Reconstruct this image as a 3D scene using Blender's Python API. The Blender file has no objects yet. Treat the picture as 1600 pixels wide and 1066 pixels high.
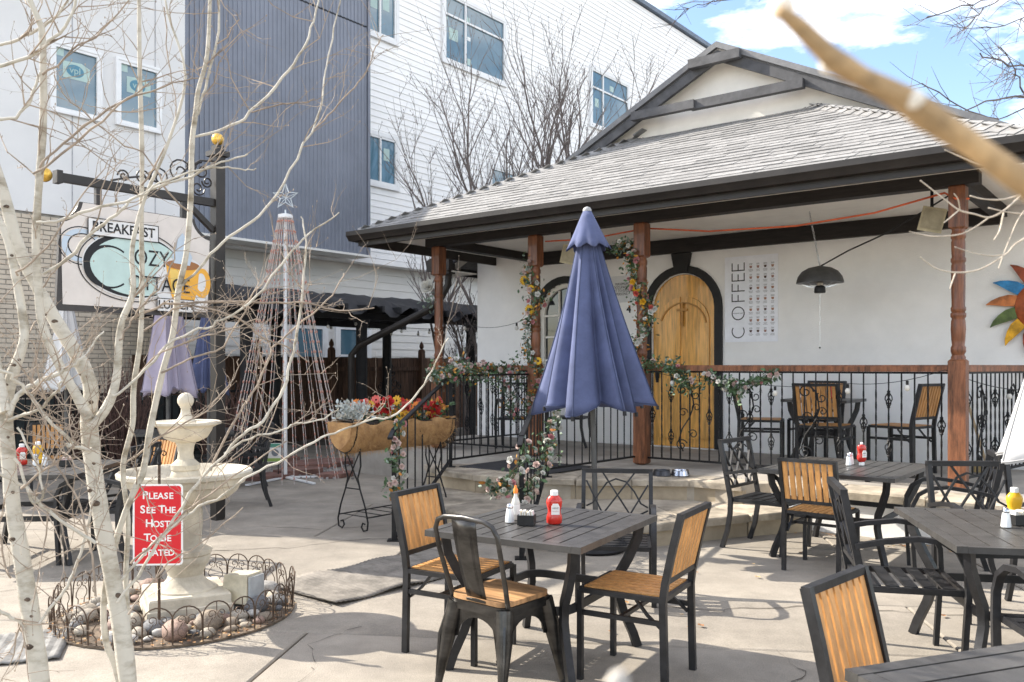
import bpy, math, random
from mathutils import Vector, Matrix
from mathutils.geometry import tessellate_polygon
R = math.radians
random.seed(7)
SC = bpy.context.scene
COL = SC.collection
# ---------------------------------------------------------------- camera
FPX, HC, HY = 1350.0, 1.55, 573.0
cam = bpy.data.objects.new('camera', bpy.data.cameras.new('camera')); COL.objects.link(cam)
cam.location = (0, 0, HC); cam.rotation_euler = (R(90), 0, 0)
cam.data.sensor_width = 36; cam.data.lens = 36 * FPX / 1600
cam.data.shift_y = (HY - 533) / 1600
cam.data.clip_start = 0.05; cam.data.clip_end = 2000
cam.data.dof.use_dof = True; cam.data.dof.focus_distance = 5.0; cam.data.dof.aperture_fstop = 7.0
SC.camera = cam
# ---------------------------------------------------------------- sky and sun
SUNV = Vector((-1.25, 0.5, 1.0)).normalized()          # towards the sun
EL = math.asin(SUNV.z); AZ = math.atan2(SUNV.x, SUNV.y)
w = bpy.data.worlds.new('World'); SC.world = w; w.use_nodes = True
nt = w.node_tree; nt.nodes.clear()
out = nt.nodes.new('ShaderNodeOutputWorld'); bg = nt.nodes.new('ShaderNodeBackground')
sky = nt.nodes.new('ShaderNodeTexSky'); sky.sky_type = 'NISHITA'; sky.sun_disc = False
sky.sun_elevation = EL; sky.sun_rotation = AZ; sky.air_density = 1.0; sky.dust_density = 0.9; sky.ozone_density = 1.5
tc = nt.nodes.new('ShaderNodeTexCoord'); mp = nt.nodes.new('ShaderNodeMapping')
mp.inputs['Scale'].default_value = (1.0, 1.0, 3.0); mp.inputs['Location'].default_value = (-2.64, -3.97, -0.62)
nz = nt.nodes.new('ShaderNodeTexNoise'); nz.inputs['Scale'].default_value = 2.6; nz.inputs['Detail'].default_value = 8; nz.inputs['Roughness'].default_value = 0.6
cr = nt.nodes.new('ShaderNodeValToRGB'); cr.color_ramp.elements[0].position = 0.46; cr.color_ramp.elements[1].position = 0.67
mx = nt.nodes.new('ShaderNodeMix'); mx.data_type = 'RGBA'; mx.inputs[7].default_value = (14, 13.2, 12.2, 1)
nt.links.new(tc.outputs['Generated'], mp.inputs['Vector']); nt.links.new(mp.outputs['Vector'], nz.inputs['Vector'])
nt.links.new(nz.outputs['Fac'], cr.inputs['Fac']); nt.links.new(cr.outputs['Color'], mx.inputs[0])
nt.links.new(sky.outputs['Color'], mx.inputs[6]); nt.links.new(mx.outputs[2], bg.inputs['Color'])
nt.links.new(bg.outputs['Background'], out.inputs['Surface'])
bg.inputs['Strength'].default_value = 0.08
sl = bpy.data.lights.new('sun', 'SUN'); sun = bpy.data.objects.new('sun', sl); COL.objects.link(sun)
sl.energy = 2.5; sl.angle = R(0.53); sl.color = (1.0, 0.93, 0.82)
sun.rotation_euler = (-SUNV).to_track_quat('-Z', 'Y').to_euler(); sun.location = (-12, 5, 20)
SC.view_settings.view_transform = 'Standard'; SC.view_settings.look = 'None'
SC.view_settings.gamma = 1; SC.view_settings.use_curve_mapping = False
SC.view_settings.exposure = 2.05
SC.render.engine = 'CYCLES'; SC.render.resolution_x = 1024; SC.render.resolution_y = 682
SC.cycles.max_bounces = 6; SC.cycles.diffuse_bounces = 3; SC.cycles.glossy_bounces = 3; SC.cycles.transmission_bounces = 4
# ---------------------------------------------------------------- measuring: the cottage frame (a along its front, b into it)
P3 = Vector((1.538, 10.23, 0)); U = Vector((0.7855, -0.6189, 0)); N = Vector((0.6189, 0.7855, 0))
RZ = math.atan2(U.y, U.x)
def W(a, b, z=0): return P3 + U * a + N * b + Vector((0, 0, z))
def PZ(x, y, z=0.0):
    d = FPX * (HC - z) / (y - HY); return Vector(((x - 800) / FPX * d, d, z))
def PD(x, y, d): return Vector(((x - 800) / FPX * d, d, HC + (HY - y) / FPX * d))
def PB(x, y, b):                                       # on the plane b: (a, z)
    k = (x - 800) / FPX
    a = (k * (P3.y + N.y * b) - P3.x - N.x * b) / (U.x - k * U.y)
    d = W(a, b).y; return a, HC + (HY - y) / FPX * d
def PA(x, y, a):                                       # on the plane a: (b, z)
    k = (x - 800) / FPX
    b = (k * (P3.y + U.y * a) - P3.x - U.x * a) / (N.x - k * N.y)
    d = W(a, b).y; return b, HC + (HY - y) / FPX * d
# ---------------------------------------------------------------- materials
MATS = {}
def M(name, col, rough=0.6, metal=0.0, var=0.15, scale=6.0, bump=0.15, bscale=40.0, rand=0.0, stretch=(1, 1, 1), col2=None, speck=0, spec=0.4, sharp=(0.35, 0.65), coat=0, trans=0, emit=None):
    if name in MATS: return MATS[name]
    m = bpy.data.materials.new(name); m.use_nodes = True; MATS[name] = m
    n = m.node_tree; p = n.nodes['Principled BSDF']; L = n.links.new
    p.inputs['Roughness'].default_value = rough; p.inputs['Metallic'].default_value = metal
    p.inputs['Specular IOR Level'].default_value = spec
    if coat: p.inputs['Coat Weight'].default_value = coat
    if trans: p.inputs['Transmission Weight'].default_value = trans
    t = n.nodes.new('ShaderNodeTexCoord'); mpn = n.nodes.new('ShaderNodeMapping'); mpn.inputs['Scale'].default_value = stretch
    L(t.outputs['Object'], mpn.inputs['Vector'])
    vec = mpn.outputs['Vector']
    if rand:
        oi = n.nodes.new('ShaderNodeObjectInfo'); va = n.nodes.new('ShaderNodeVectorMath'); va.operation = 'ADD'
        sc = n.nodes.new('ShaderNodeMath'); sc.operation = 'MULTIPLY'; sc.inputs[1].default_value = 37.0
        L(oi.outputs['Random'], sc.inputs[0]); L(vec, va.inputs[0]); L(sc.outputs[0], va.inputs[1]); vec = va.outputs[0]
    a = n.nodes.new('ShaderNodeTexNoise'); a.inputs['Scale'].default_value = scale; a.inputs['Detail'].default_value = 6; a.inputs['Roughness'].default_value = 0.65
    L(vec, a.inputs['Vector'])
    r = n.nodes.new('ShaderNodeValToRGB'); r.color_ramp.elements[0].position = sharp[0]; r.color_ramp.elements[1].position = sharp[1]
    c2 = col2 or tuple(c * (1 - 2 * var) for c in col)
    c1 = col if col2 else tuple(min(1, c * (1 + var * 0.6)) for c in col)
    r.color_ramp.elements[0].color = (*c2, 1); r.color_ramp.elements[1].color = (*c1, 1)
    L(a.outputs['Fac'], r.inputs['Fac']); cs = r.outputs['Color']
    if speck:
        s2 = n.nodes.new('ShaderNodeTexNoise'); s2.inputs['Scale'].default_value = 150; s2.inputs['Detail'].default_value = 3; L(vec, s2.inputs['Vector'])
        s3 = n.nodes.new('ShaderNodeTexNoise'); s3.inputs['Scale'].default_value = .9; s3.inputs['Detail'].default_value = 8; s3.inputs['Roughness'].default_value = .7; L(vec, s3.inputs['Vector'])
        for sN, lo, hi in ((s2, .35, .65), (s3, .32, .60)):
            q = n.nodes.new('ShaderNodeMapRange'); q.inputs['From Min'].default_value = lo; q.inputs['From Max'].default_value = hi; q.inputs['To Min'].default_value = 1 - speck; q.inputs['To Max'].default_value = 1.0
            k2 = n.nodes.new('ShaderNodeVectorMath'); k2.operation = 'SCALE'; L(sN.outputs['Fac'], q.inputs['Value']); L(cs, k2.inputs[0]); L(q.outputs['Result'], k2.inputs['Scale']); cs = k2.outputs[0]
    if rand:
        hv = n.nodes.new('ShaderNodeHueSaturation'); mr = n.nodes.new('ShaderNodeMapRange')
        mr.inputs['To Min'].default_value = 1 - rand; mr.inputs['To Max'].default_value = 1 + rand
        L(oi.outputs['Random'], mr.inputs['Value']); L(mr.outputs['Result'], hv.inputs['Value']); L(cs, hv.inputs['Color']); cs = hv.outputs['Color']
    L(cs, p.inputs['Base Color'])
    if bump:
        bn = n.nodes.new('ShaderNodeTexNoise'); bn.inputs['Scale'].default_value = bscale; bn.inputs['Detail'].default_value = 5
        L(vec, bn.inputs['Vector']); b = n.nodes.new('ShaderNodeBump'); b.inputs['Strength'].default_value = bump; b.inputs['Distance'].default_value = 0.01
        L(bn.outputs['Fac'], b.inputs['Height']); L(b.outputs['Normal'], p.inputs['Normal'])
    if emit: p.inputs['Emission Color'].default_value = (*emit, 1); p.inputs['Emission Strength'].default_value = 1
    return m
def flat(name, col, rough=0.6, metal=0): return M(name, col, rough, metal, var=0.04, bump=0.0)
def glassmat(name, tint, rough=0.03):
    m = M(name, tint, rough, 0.0, var=0.1, scale=1.5, bump=0.03, bscale=1.2, spec=0.9); return m
concrete = M('concrete', (0.355, 0.315, 0.262), 0.85, var=0.10, scale=3.2, bump=0.3, bscale=140, rand=0.05, speck=0.24)
earth = M('earth', (0.22, 0.19, 0.16), 0.95, var=0.25, scale=0.8)
stucco = M('white_stucco', (0.88, 0.865, 0.84), 0.85, var=0.05, scale=0.9, bump=0.25, bscale=70)
cream = M('cream_paint', (0.86, 0.82, 0.75), 0.8, var=0.05, scale=2, bump=0.1)
bronze = M('bronze_metal', (0.027, 0.022, 0.019), 0.45, var=0.2, scale=3, bump=0.05)
darkwood = M('dark_painted_wood', (0.022, 0.018, 0.016), 0.65, var=0.25, scale=4, stretch=(1, 1, 8), bump=0.2)
greywood = M('grey_painted_wood', (0.080, 0.080, 0.085), 0.65, var=0.22, scale=5, bump=0.25, bscale=30)
shingle_m = M('shingle', (0.262, 0.256, 0.25), 0.9, var=0.12, scale=14, bump=0.5, bscale=160, rand=0.15)
redwood = M('stained_wood', (0.19, 0.066, 0.026), 0.45, var=0.3, scale=5, stretch=(6, 6, 0.7), bump=0.2, coat=0.15)
wear_wood = M('weathered_stained_wood', (0.24, 0.092, 0.040), 0.5, var=0.35, scale=4, stretch=(5, 5, 0.8), bump=0.25)
pine = M('varnished_pine', (0.82, 0.42, 0.095), 0.4, var=0.22, scale=3.5, stretch=(9, 9, 0.7), bump=0.1, coat=0.3)
iron = M('black_iron', (0.012, 0.012, 0.013), 0.5, 0.3, var=0.3, scale=10, bump=0.1)
frame_m = M('charcoal_powder_coat', (0.026, 0.026, 0.028), 0.42, 0.2, var=0.25, scale=9, bump=0.08, bscale=200)
table_m = M('charcoal_table_slat', (0.070, 0.067, 0.064), 0.36, 0.1, var=0.22, scale=3, stretch=(1, 5, 1), bump=0.10, bscale=120, rand=0.10, spec=0.5)
slat_m = M('teak_slat', (0.57, 0.285, 0.095), 0.5, var=0.16, scale=4, stretch=(8, 8, 1), bump=0.08, rand=0.09)
seat_wood = M('elm_seat', (0.50, 0.28, 0.13), 0.45, var=0.3, scale=3, stretch=(7, 1, 1), bump=0.12)
gunmetal = M('gunmetal', (0.08, 0.077, 0.074), 0.28, 0.85, var=0.3, scale=3, stretch=(1, 1, 3), bump=0.05)
sandstone = M('sandstone', (0.40, 0.345, 0.27), 0.9, var=0.24, scale=4, bump=0.45, bscale=25, rand=0.12)
riser_m = M('sandstone_block', (0.42, 0.345, 0.245), 0.9, var=0.16, scale=2.2, bump=0.25, bscale=30, rand=0.14)
fountain_m = M('cast_stone', (0.57, 0.515, 0.415), 0.9, var=0.22, scale=3, bump=0.3, bscale=80)
navy = M('navy_canvas', (0.086, 0.104, 0.200), 0.85, var=0.16, scale=3, bump=0.1, bscale=300)
lilac = M('faded_lilac_canvas', (0.40, 0.36, 0.46), 0.9, var=0.08, scale=2, bump=0.1, bscale=300)
palegrey = M('pale_grey_canvas', (0.62, 0.62, 0.62), 0.9, var=0.06, scale=2, bump=0.1, bscale=300)
bark = M('aspen_bark', (0.52, 0.485, 0.41), 0.8, var=0.1, scale=5, stretch=(1, 1, 2.4), bump=0.3, bscale=30, col2=(0.20, 0.165, 0.11), sharp=(0.30, 0.52))
twig_m = M('pale_twig', (0.36, 0.29, 0.225), 0.8, var=0.2, scale=12, bump=0.1)
darkbark = M('dark_bark', (0.19, 0.155, 0.14), 0.9, var=0.25, scale=8, bump=0.2)
leaf_m = M('leaf_green', (0.060, 0.120, 0.055), 0.6, var=0.35, scale=9, bump=0, rand=0.2)
white_p = M('white_paint', (0.80, 0.80, 0.80), 0.5, var=0.03, bump=0.02)
gold = M('gold_globe', (0.80, 0.50, 0.10), 0.3, 0.7, var=0.15, scale=14, bump=0.1)
black = flat('black_print', (0.012, 0.012, 0.014), 0.6)
black_paint = M('black_paint', (0.016, 0.015, 0.015), 0.6, var=0.2, bump=0.1)
chrome = M('steel', (0.62, 0.62, 0.64), 0.22, 1.0, var=0.06, bump=0.0)
# ---------------------------------------------------------------- mesh builder
class MB:
    def __init__(s): s.v = []; s.f = []
    def add(s, vs, fs):
        o = len(s.v); s.v += [tuple(x) for x in vs]; s.f += [tuple(i + o for i in f) for f in fs]; return s
    def box(s, cx, cy, cz, sx, sy, sz, rz=0.0, M4=None):
        c, sn = math.cos(rz), math.sin(rz); vs = []
        for dz in (-.5, .5):
            for dx, dy in ((-.5, -.5), (.5, -.5), (.5, .5), (-.5, .5)):
                x, y = dx * sx, dy * sy
                p = Vector((cx + x * c - y * sn, cy + x * sn + y * c, cz + dz * sz)); vs.append(M4 @ p if M4 else p)
        return s.add(vs, [(3, 2, 1, 0), (4, 5, 6, 7), (0, 1, 5, 4), (1, 2, 6, 5), (2, 3, 7, 6), (3, 0, 4, 7)])
    def bar(s, p, q, wd, ht, up=(0, 0, 1)):
        p, q = Vector(p), Vector(q); t = (q - p).normalized(); up = Vector(up)
        sd = t.cross(up)
        if sd.length < 1e-4: sd = t.cross(Vector((0, 1, 0)))
        sd.normalize(); u = sd.cross(t)
        vs = []
        for c in (p, q):
            for i, j in ((-.5, -.5), (.5, -.5), (.5, .5), (-.5, .5)): vs.append(c + sd * (i * wd) + u * (j * ht))
        return s.add(vs, [(3, 2, 1, 0), (4, 5, 6, 7), (0, 1, 5, 4), (1, 2, 6, 5), (2, 3, 7, 6), (3, 0, 4, 7)])
    def tube(s, pts, r, seg=6, flatk=None, closed=False):
        pts = [Vector(p) for p in pts]; n = len(pts)
        rs = r if isinstance(r, (list, tuple)) else [r] * n
        t0 = (pts[1] - pts[0]).normalized(); ref = Vector((0, 0, 1)) if abs(t0.z) < .9 else Vector((1, 0, 0))
        nm = t0.cross(ref).normalized(); vs = []; fs = []
        for i in range(n):
            if closed: t = (pts[(i + 1) % n] - pts[i - 1]).normalized()
            else: t = (pts[min(i + 1, n - 1)] - pts[max(i - 1, 0)]).normalized()
            nm = (nm - t * nm.dot(t))
            if nm.length < 1e-5: nm = t.orthogonal()
            nm.normalize(); bn = t.cross(nm)
            for k in range(seg):
                an = 2 * math.pi * k / seg + math.pi / seg
                vs.append(pts[i] + (nm * math.cos(an) * (flatk or 1) + bn * math.sin(an)) * rs[i])
        for i in range(n if closed else n - 1):
            j = (i + 1) % n
            for k in range(seg):
                k2 = (k + 1) % seg; fs.append((i * seg + k, i * seg + k2, j * seg + k2, j * seg + k))
        if not closed: fs.append(tuple(range(seg - 1, -1, -1))); fs.append(tuple((n - 1) * seg + k for k in range(seg)))
        return s.add(vs, fs)
    def sweep(s, pts, wd, ht, up=(0, 0, 1)):                 # rectangular section along a path
        pts = [Vector(p) for p in pts]; n = len(pts); up = Vector(up); vs = []; fs = []
        for i in range(n):
            t = (pts[min(i + 1, n - 1)] - pts[max(i - 1, 0)]).normalized(); sd = t.cross(up)
            if sd.length < 1e-4: sd = Vector((1, 0, 0))
            sd.normalize(); u = sd.cross(t)
            for a, b in ((-.5, -.5), (.5, -.5), (.5, .5), (-.5, .5)): vs.append(pts[i] + sd * a * wd + u * b * ht)
        for i in range(n - 1):
            for k in range(4): fs.append((i * 4 + k, i * 4 + (k + 1) % 4, i * 4 + 4 + (k + 1) % 4, i * 4 + 4 + k))
        fs += [(3, 2, 1, 0), tuple((n - 1) * 4 + k for k in range(4))]
        return s.add(vs, fs)
    def lathe(s, prof, seg=20, c=(0, 0, 0), wob=None):
        vs = []; fs = []; n = len(prof)
        for i, (r, z) in enumerate(prof):
            for k in range(seg):
                a = 2 * math.pi * k / seg; rr = r * (wob(a, z) if wob else 1)
                vs.append((c[0] + rr * math.cos(a), c[1] + rr * math.sin(a), c[2] + z))
        for i in range(n - 1):
            for k in range(seg): fs.append((i * seg + k, i * seg + (k + 1) % seg, (i + 1) * seg + (k + 1) % seg, (i + 1) * seg + k))
        if prof[0][0] > 1e-4: fs.append(tuple(range(seg - 1, -1, -1)))
        if prof[-1][0] > 1e-4: fs.append(tuple((n - 1) * seg + k for k in range(seg)))
        return s.add(vs, fs)
    def prism(s, poly, d0, d1, f=None, holes=()):            # poly in 2D, f(x, y, d) -> point
        f = f or (lambda x, y, d: (x, y, d))
        loops = [list(poly)] + [list(h) for h in holes]
        allp = [p for l in loops for p in l]; n = len(allp)
        tri = tessellate_polygon([[Vector((p[0], p[1], 0)) for p in l] for l in loops])
        vs = [f(p[0], p[1], d0) for p in allp] + [f(p[0], p[1], d1) for p in allp]
        fs = [tuple(t) for t in tri] + [tuple(i + n for i in reversed(t)) for t in tri]
        o = 0
        for l in loops:
            m = len(l)
            for i in range(m): j = (i + 1) % m; fs.append((o + i, o + j, o + j + n, o + i + n))
            o += m
        return s.add(vs, fs)
    def ball(s, c, r, seg=10, sq=(1, 1, 1)):
        rg = seg // 2; vs = []; fs = []
        for i in range(rg + 1):
            th = math.pi * i / rg
            for k in range(seg):
                a = 2 * math.pi * k / seg
                vs.append((c[0] + r * sq[0] * math.sin(th) * math.cos(a), c[1] + r * sq[1] * math.sin(th) * math.sin(a), c[2] + r * sq[2] * math.cos(th)))
        for i in range(rg):
            for k in range(seg): fs.append((i * seg + k, (i + 1) * seg + k, (i + 1) * seg + (k + 1) % seg, i * seg + (k + 1) % seg))
        return s.add(vs, fs)
    def xf(s, M4, start=0):
        for i in range(start, len(s.v)): s.v[i] = tuple(M4 @ Vector(s.v[i]))
        return s
    def mesh(s, name, mat, smooth=40):
        me = bpy.data.meshes.new(name); me.from_pydata(s.v, [], s.f); me.validate(); me.update()
        import bmesh
        bm = bmesh.new(); bm.from_mesh(me); bmesh.ops.recalc_face_normals(bm, faces=bm.faces); bm.to_mesh(me); bm.free()
        for m in (mat if isinstance(mat, (list, tuple)) else [mat]): me.materials.append(m)
        if smooth: me.shade_smooth(); me.set_sharp_from_angle(angle=R(smooth))
        return me
    def build(s, name, mat, parent=None, smooth=40, loc=None, rz=None):
        return place(s.mesh(name, mat, smooth), name, parent, loc, rz)
def place(me, name, parent=None, loc=None, rz=None):
    o = bpy.data.objects.new(name, me); COL.objects.link(o)
    if parent: o.parent = parent
    if loc is not None: o.location = loc
    if rz is not None: o.rotation_euler = (0, 0, rz)
    return o
def tag(o, label, cat=None, group=None, kind=None):
    if label: o['label'] = label
    if cat: o['category'] = cat
    if group: o['group'] = group
    if kind: o['kind'] = kind
    return o
def thing(name, label, cat, loc=(0, 0, 0), rz=0.0, group=None):
    o = bpy.data.objects.new(name, None); COL.objects.link(o); o.empty_display_size = 0.1
    o.location = loc; o.rotation_euler = (0, 0, rz); return tag(o, label, cat, group)
KIDS = {}
def kids(o): return [c for c in bpy.data.objects if c.parent == o]
def dup(o, label=None, loc=None, rz=None, parent=None, group=None, scale=None):
    c = o.copy(); COL.objects.link(c)
    if parent: c.parent = parent
    if label: c['label'] = label
    if group: c['group'] = group
    if loc is not None: c.location = loc
    if rz is not None: c.rotation_euler = (0, 0, rz)
    if scale: c.scale = (scale,) * 3
    for k in kids(o): dup(k, parent=c)
    return c
def arc(cx, cy, r, a0, a1, n=8, ry=None):
    return [(cx + r * math.cos(R(a0 + (a1 - a0) * i / n)), cy + (ry or r) * math.sin(R(a0 + (a1 - a0) * i / n))) for i in range(n + 1)]
def scroll(cx, cy, r, turns=1.4, a0=0, sgn=1, n=18):       # a spiral, outside to inside
    return [(cx + r * (1 - .75 * i / n) * math.cos(R(a0) + sgn * 2 * math.pi * turns * i / n), cy + r * (1 - .75 * i / n) * math.sin(R(a0) + sgn * 2 * math.pi * turns * i / n)) for i in range(n + 1)]
def textmesh(body, size, depth=0.0015, align='CENTER', sx=1.0, bold=0.0):
    c = bpy.data.curves.new('lettering', 'FONT'); c.body = body; c.size = size; c.extrude = depth; c.align_x = align; c.align_y = 'CENTER'; c.resolution_u = 3; c.offset = bold * size
    o = bpy.data.objects.new('lettering', c); COL.objects.link(o)
    me = bpy.data.meshes.new_from_object(o.evaluated_get(bpy.context.evaluated_depsgraph_get()))
    bpy.data.objects.remove(o); bpy.data.curves.remove(c)
    for v in me.vertices: v.co.x *= sx
    return me
def text(body, size, mat, parent, M4, depth=0.0015, align='CENTER', sx=1.0, name='lettering', bold=0.0):
    me = textmesh(body, size, depth, align, sx, bold); me.transform(M4); me.materials.clear(); me.materials.append(mat)
    return place(me, name, parent)
# ================================================================= the setting
g = MB().add([(-300, -60, -.06), (300, -60, -.06), (300, 500, -.06), (-300, 500, -.06)], [(0, 1, 2, 3)]).build('ground', earth, smooth=0); g['kind'] = 'structure'
patio = MB().add([(-14, -3, -.03), (14, -3, -.03), (14, 22, -.03), (-14, 22, -.03)], [(0, 1, 2, 3)]).build('patio_paving', M('joint_dirt', (0.10, 0.085, 0.07), 0.95), smooth=0); patio['kind'] = 'structure'
SA = R(-7.0); sx_, sy_ = Vector((math.cos(SA), math.sin(SA), 0)), Vector((-math.sin(SA), math.cos(SA), 0))
rows = [-2.0, 0.2, 1.75, 3.35, 4.86, 5.86, 7.6, 9.5, 11.6, 13.9, 16.5]
def slab_mesh(wd, dp):
    e = .006; mb = MB(); z1 = 0.0; z0 = -.03; b = .010
    o = [(-wd/2+e, -dp/2+e), (wd/2-e, -dp/2+e), (wd/2-e, dp/2-e), (-wd/2+e, dp/2-e)]
    i = [(-wd/2+e+b, -dp/2+e+b), (wd/2-e-b, -dp/2+e+b), (wd/2-e-b, dp/2-e-b), (-wd/2+e+b, dp/2-e-b)]
    vs = [(x, y, z0) for x, y in o] + [(x, y, z1 - .007) for x, y in o] + [(x, y, z1) for x, y in i]
    fs = [(8, 9, 10, 11)] + [(k, (k+1) % 4, 4+(k+1) % 4, 4+k) for k in range(4)] + [(4+k, 4+(k+1) % 4, 8+(k+1) % 4, 8+k) for k in range(4)]
    return mb.add(vs, fs)
for i in range(len(rows) - 1):
    dp = rows[i+1] - rows[i]; wd = 4.6; off = -.45 if i % 2 == 0 else .5
    me = slab_mesh(wd, dp).mesh('concrete_slab', concrete, 0)
    for k in range(-4, 5):
        c = sx_ * (off + k * wd) + sy_ * (rows[i] + dp / 2)
        o = place(me, 'concrete_slab', patio, (c.x, c.y, random.uniform(-.002, .002)), SA)
crack_m = M('crack_dirt', (.085, .07, .055), .95, var=.3, scale=30)
for k, pts_ in enumerate(([(.2, 5.5), (.8, 5.62), (1.3, 5.48), (1.9, 5.60), (2.6, 5.42), (3.2, 5.36)], [(-1.3, 3.9), (-1.0, 4.3), (-1.12, 4.8), (-.9, 5.2)], [(-2.6, 7.25), (-1.9, 7.4), (-1.3, 7.75), (-.9, 7.8)], [(1.2, 4.0), (1.5, 4.4), (1.42, 4.8)], [(-4.2, 5.6), (-3.4, 6.0), (-2.9, 6.05)], [(-2.4, 8.4), (-1.8, 8.2), (-1.2, 8.45)])):
    q = []; ck = random.Random(k)
    for i in range(len(pts_) - 1):
        for j in range(7): t = j / 7; q.append((pts_[i][0] + (pts_[i+1][0] - pts_[i][0]) * t + ck.gauss(0, .018), pts_[i][1] + (pts_[i+1][1] - pts_[i][1]) * t + ck.gauss(0, .018)))
    vs = []; fs = []
    for i, (x, y) in enumerate(q): wd_ = ck.uniform(.0015, .006); vs += [(x, y - wd_, .0045), (x, y + wd_, .0045)]
    for i in range(len(q) - 1): fs.append((2*i, 2*i+2, 2*i+3, 2*i+1))
    MB().add(vs, fs).build('crack', crack_m, patio, 0)
# ---------------------------------------------------------------- the neighbouring apartment building
BA = thing('apartment_building', 'tall apartment building with white siding and a dark corrugated metal bay', 'building', P3, RZ)
white_sid = M('white_siding', (0.90, 0.89, 0.88), 0.6, var=0.03, scale=1.0, bump=0.06, bscale=30, rand=0.02)
shade_sid = M('shade_toned_siding', (0.74, 0.72, 0.68), 0.7, var=0.03, scale=1.0, bump=0.05, rand=0.02)  # white siding with its shade under the overhang put into the colour
metal_sid = M('corrugated_metal', (0.20, 0.215, 0.258), 0.5, 0.25, var=0.08, scale=0.8, bump=0.03, bscale=20)
grey_stucco = M('light_grey_stucco', (0.72, 0.71, 0.70), 0.9, var=0.04, scale=0.6, bump=0.2, bscale=60)
pane_m = glassmat('window_glass', (0.085, 0.175, 0.235))
stick = flat('pale_sticker', (0.42, 0.55, 0.52)); stick_w = flat('white_sticker', (0.75, 0.78, 0.78))
tealp = flat('teal_print', (0.09, 0.24, 0.33))
AW, AB, AS, AG = -10.8, -10.2, -9.9, -11.2
MB().box(-15.4, 19.3, 9.55, 9, 41.4, 10.6).build('core_wall', white_sid, BA, 0)
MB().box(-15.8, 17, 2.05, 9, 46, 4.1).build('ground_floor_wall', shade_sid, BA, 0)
def lap_board(x, y0, y1, h):
    return MB().add([(x, y0, 0), (x + .026, y0, 0), (x + .006, y0, h + .02), (x, y0, h + .02), (x, y1, 0), (x + .026, y1, 0), (x + .006, y1, h + .02), (x, y1, h + .02)],
                    [(0, 1, 2, 3), (7, 6, 5, 4), (1, 5, 6, 2), (0, 4, 5, 1), (2, 6, 7, 3)])
me = lap_board(AW - .1, 4.2, 39, .16).mesh('siding_board', white_sid, 0); z = 4.24
while z < 14.7: place(me, 'siding_board', BA, (.076, 0, z)); z += .16
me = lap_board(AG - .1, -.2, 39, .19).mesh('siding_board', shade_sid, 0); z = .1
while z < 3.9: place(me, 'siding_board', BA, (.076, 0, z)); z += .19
MB().box(AW - .4, 19.3, 4.16, .85, 39.4, .13).build('soffit_trim', white_sid, BA, 0)
MB().box(AW - .05, 22, 14.93, .35, 35, .16).build('roof_coping', M('coping_metal', (.12, .16, .22), .5), BA, 0)
# corrugated bay
def ribs(b0, b1, z0, z1):
    mb = MB(); pr = []; b = b0
    while b < b1 - .01:
        pr += [(AB, b), (AB, b + .055), (AB + .017, b + .066), (AB + .017, b + .097)]; b += .108
    pr += [(AB, b1)]; n = len(pr)
    mb.add([(p[0], p[1], z0) for p in pr] + [(p[0], p[1], z1) for p in pr], [(i, i + 1, i + 1 + n, i + n) for i in range(n - 1)])
    return mb
bR = PA(574, 300, AB)[0]; bL = PA(283, 300, AB)[0]; zseam = PA(573, 43, AB)[1]
ribs(bL, bR, 4.18, zseam - .02).build('corrugated_panel', metal_sid, BA, 0)
ribs(bL, bR, zseam + .02, 11.8).build('corrugated_panel', metal_sid, BA, 0)
MB().box(AB - .25, (bL + bR) / 2, 7.99, .46, bR - bL, 7.6).build('bay_core', M('bay_dark', (.05, .055, .07), .6), BA, 0)
MB().box(AB + .01, bR + .02, 7.99, .07, .07, 7.66).build('corner_trim', metal_sid, BA, 0)
MB().box(AB + .01, bL - .04, 7.99, .07, .10, 7.66).build('corner_trim', metal_sid, BA, 0)
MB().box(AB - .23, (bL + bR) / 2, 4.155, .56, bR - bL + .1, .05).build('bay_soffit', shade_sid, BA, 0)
# grey stucco wing with brick base
bE = bL - .10
MB().box(AS - 3, (bE - 6.6) / 2, 6.5, 6, bE + 6.6, 4.8).build('stucco_wall', grey_stucco, BA, 0)
MB().box(AS - 3.03, (bE - 6.6) / 2, 2.05, 6, bE + 6.6, 4.1).build('base_wall', M('mortar', (.30, .28, .25), .95), BA, 0)
brick_m = M('cream_brick', (0.58, 0.50, 0.40), 0.9, var=0.07, scale=3, bump=0.3, bscale=60)
mb = MB(); z = .04; r = 0
while z < 4.05:
    b = -6.55 + (.115 if r % 2 else 0)
    while b < bE - .24:
        d = random.uniform(0, .006); mb.box(AS - .03 + .004 + d / 2, b + .11, z + .034, .014 + d, .216, .064); b += .231
    z += .079; r += 1
o = mb.build('brick', brick_m, BA, 0); o['kind'] = 'stuff'
for bb in (-5.2, -3.6, -2.05, -.55):
    MB().box(AS + .003, bb, 6.5, .012, .012, 4.78).build('control_joint', M('joint_grey', (.38, .38, .40), .9), BA, 0)
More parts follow.
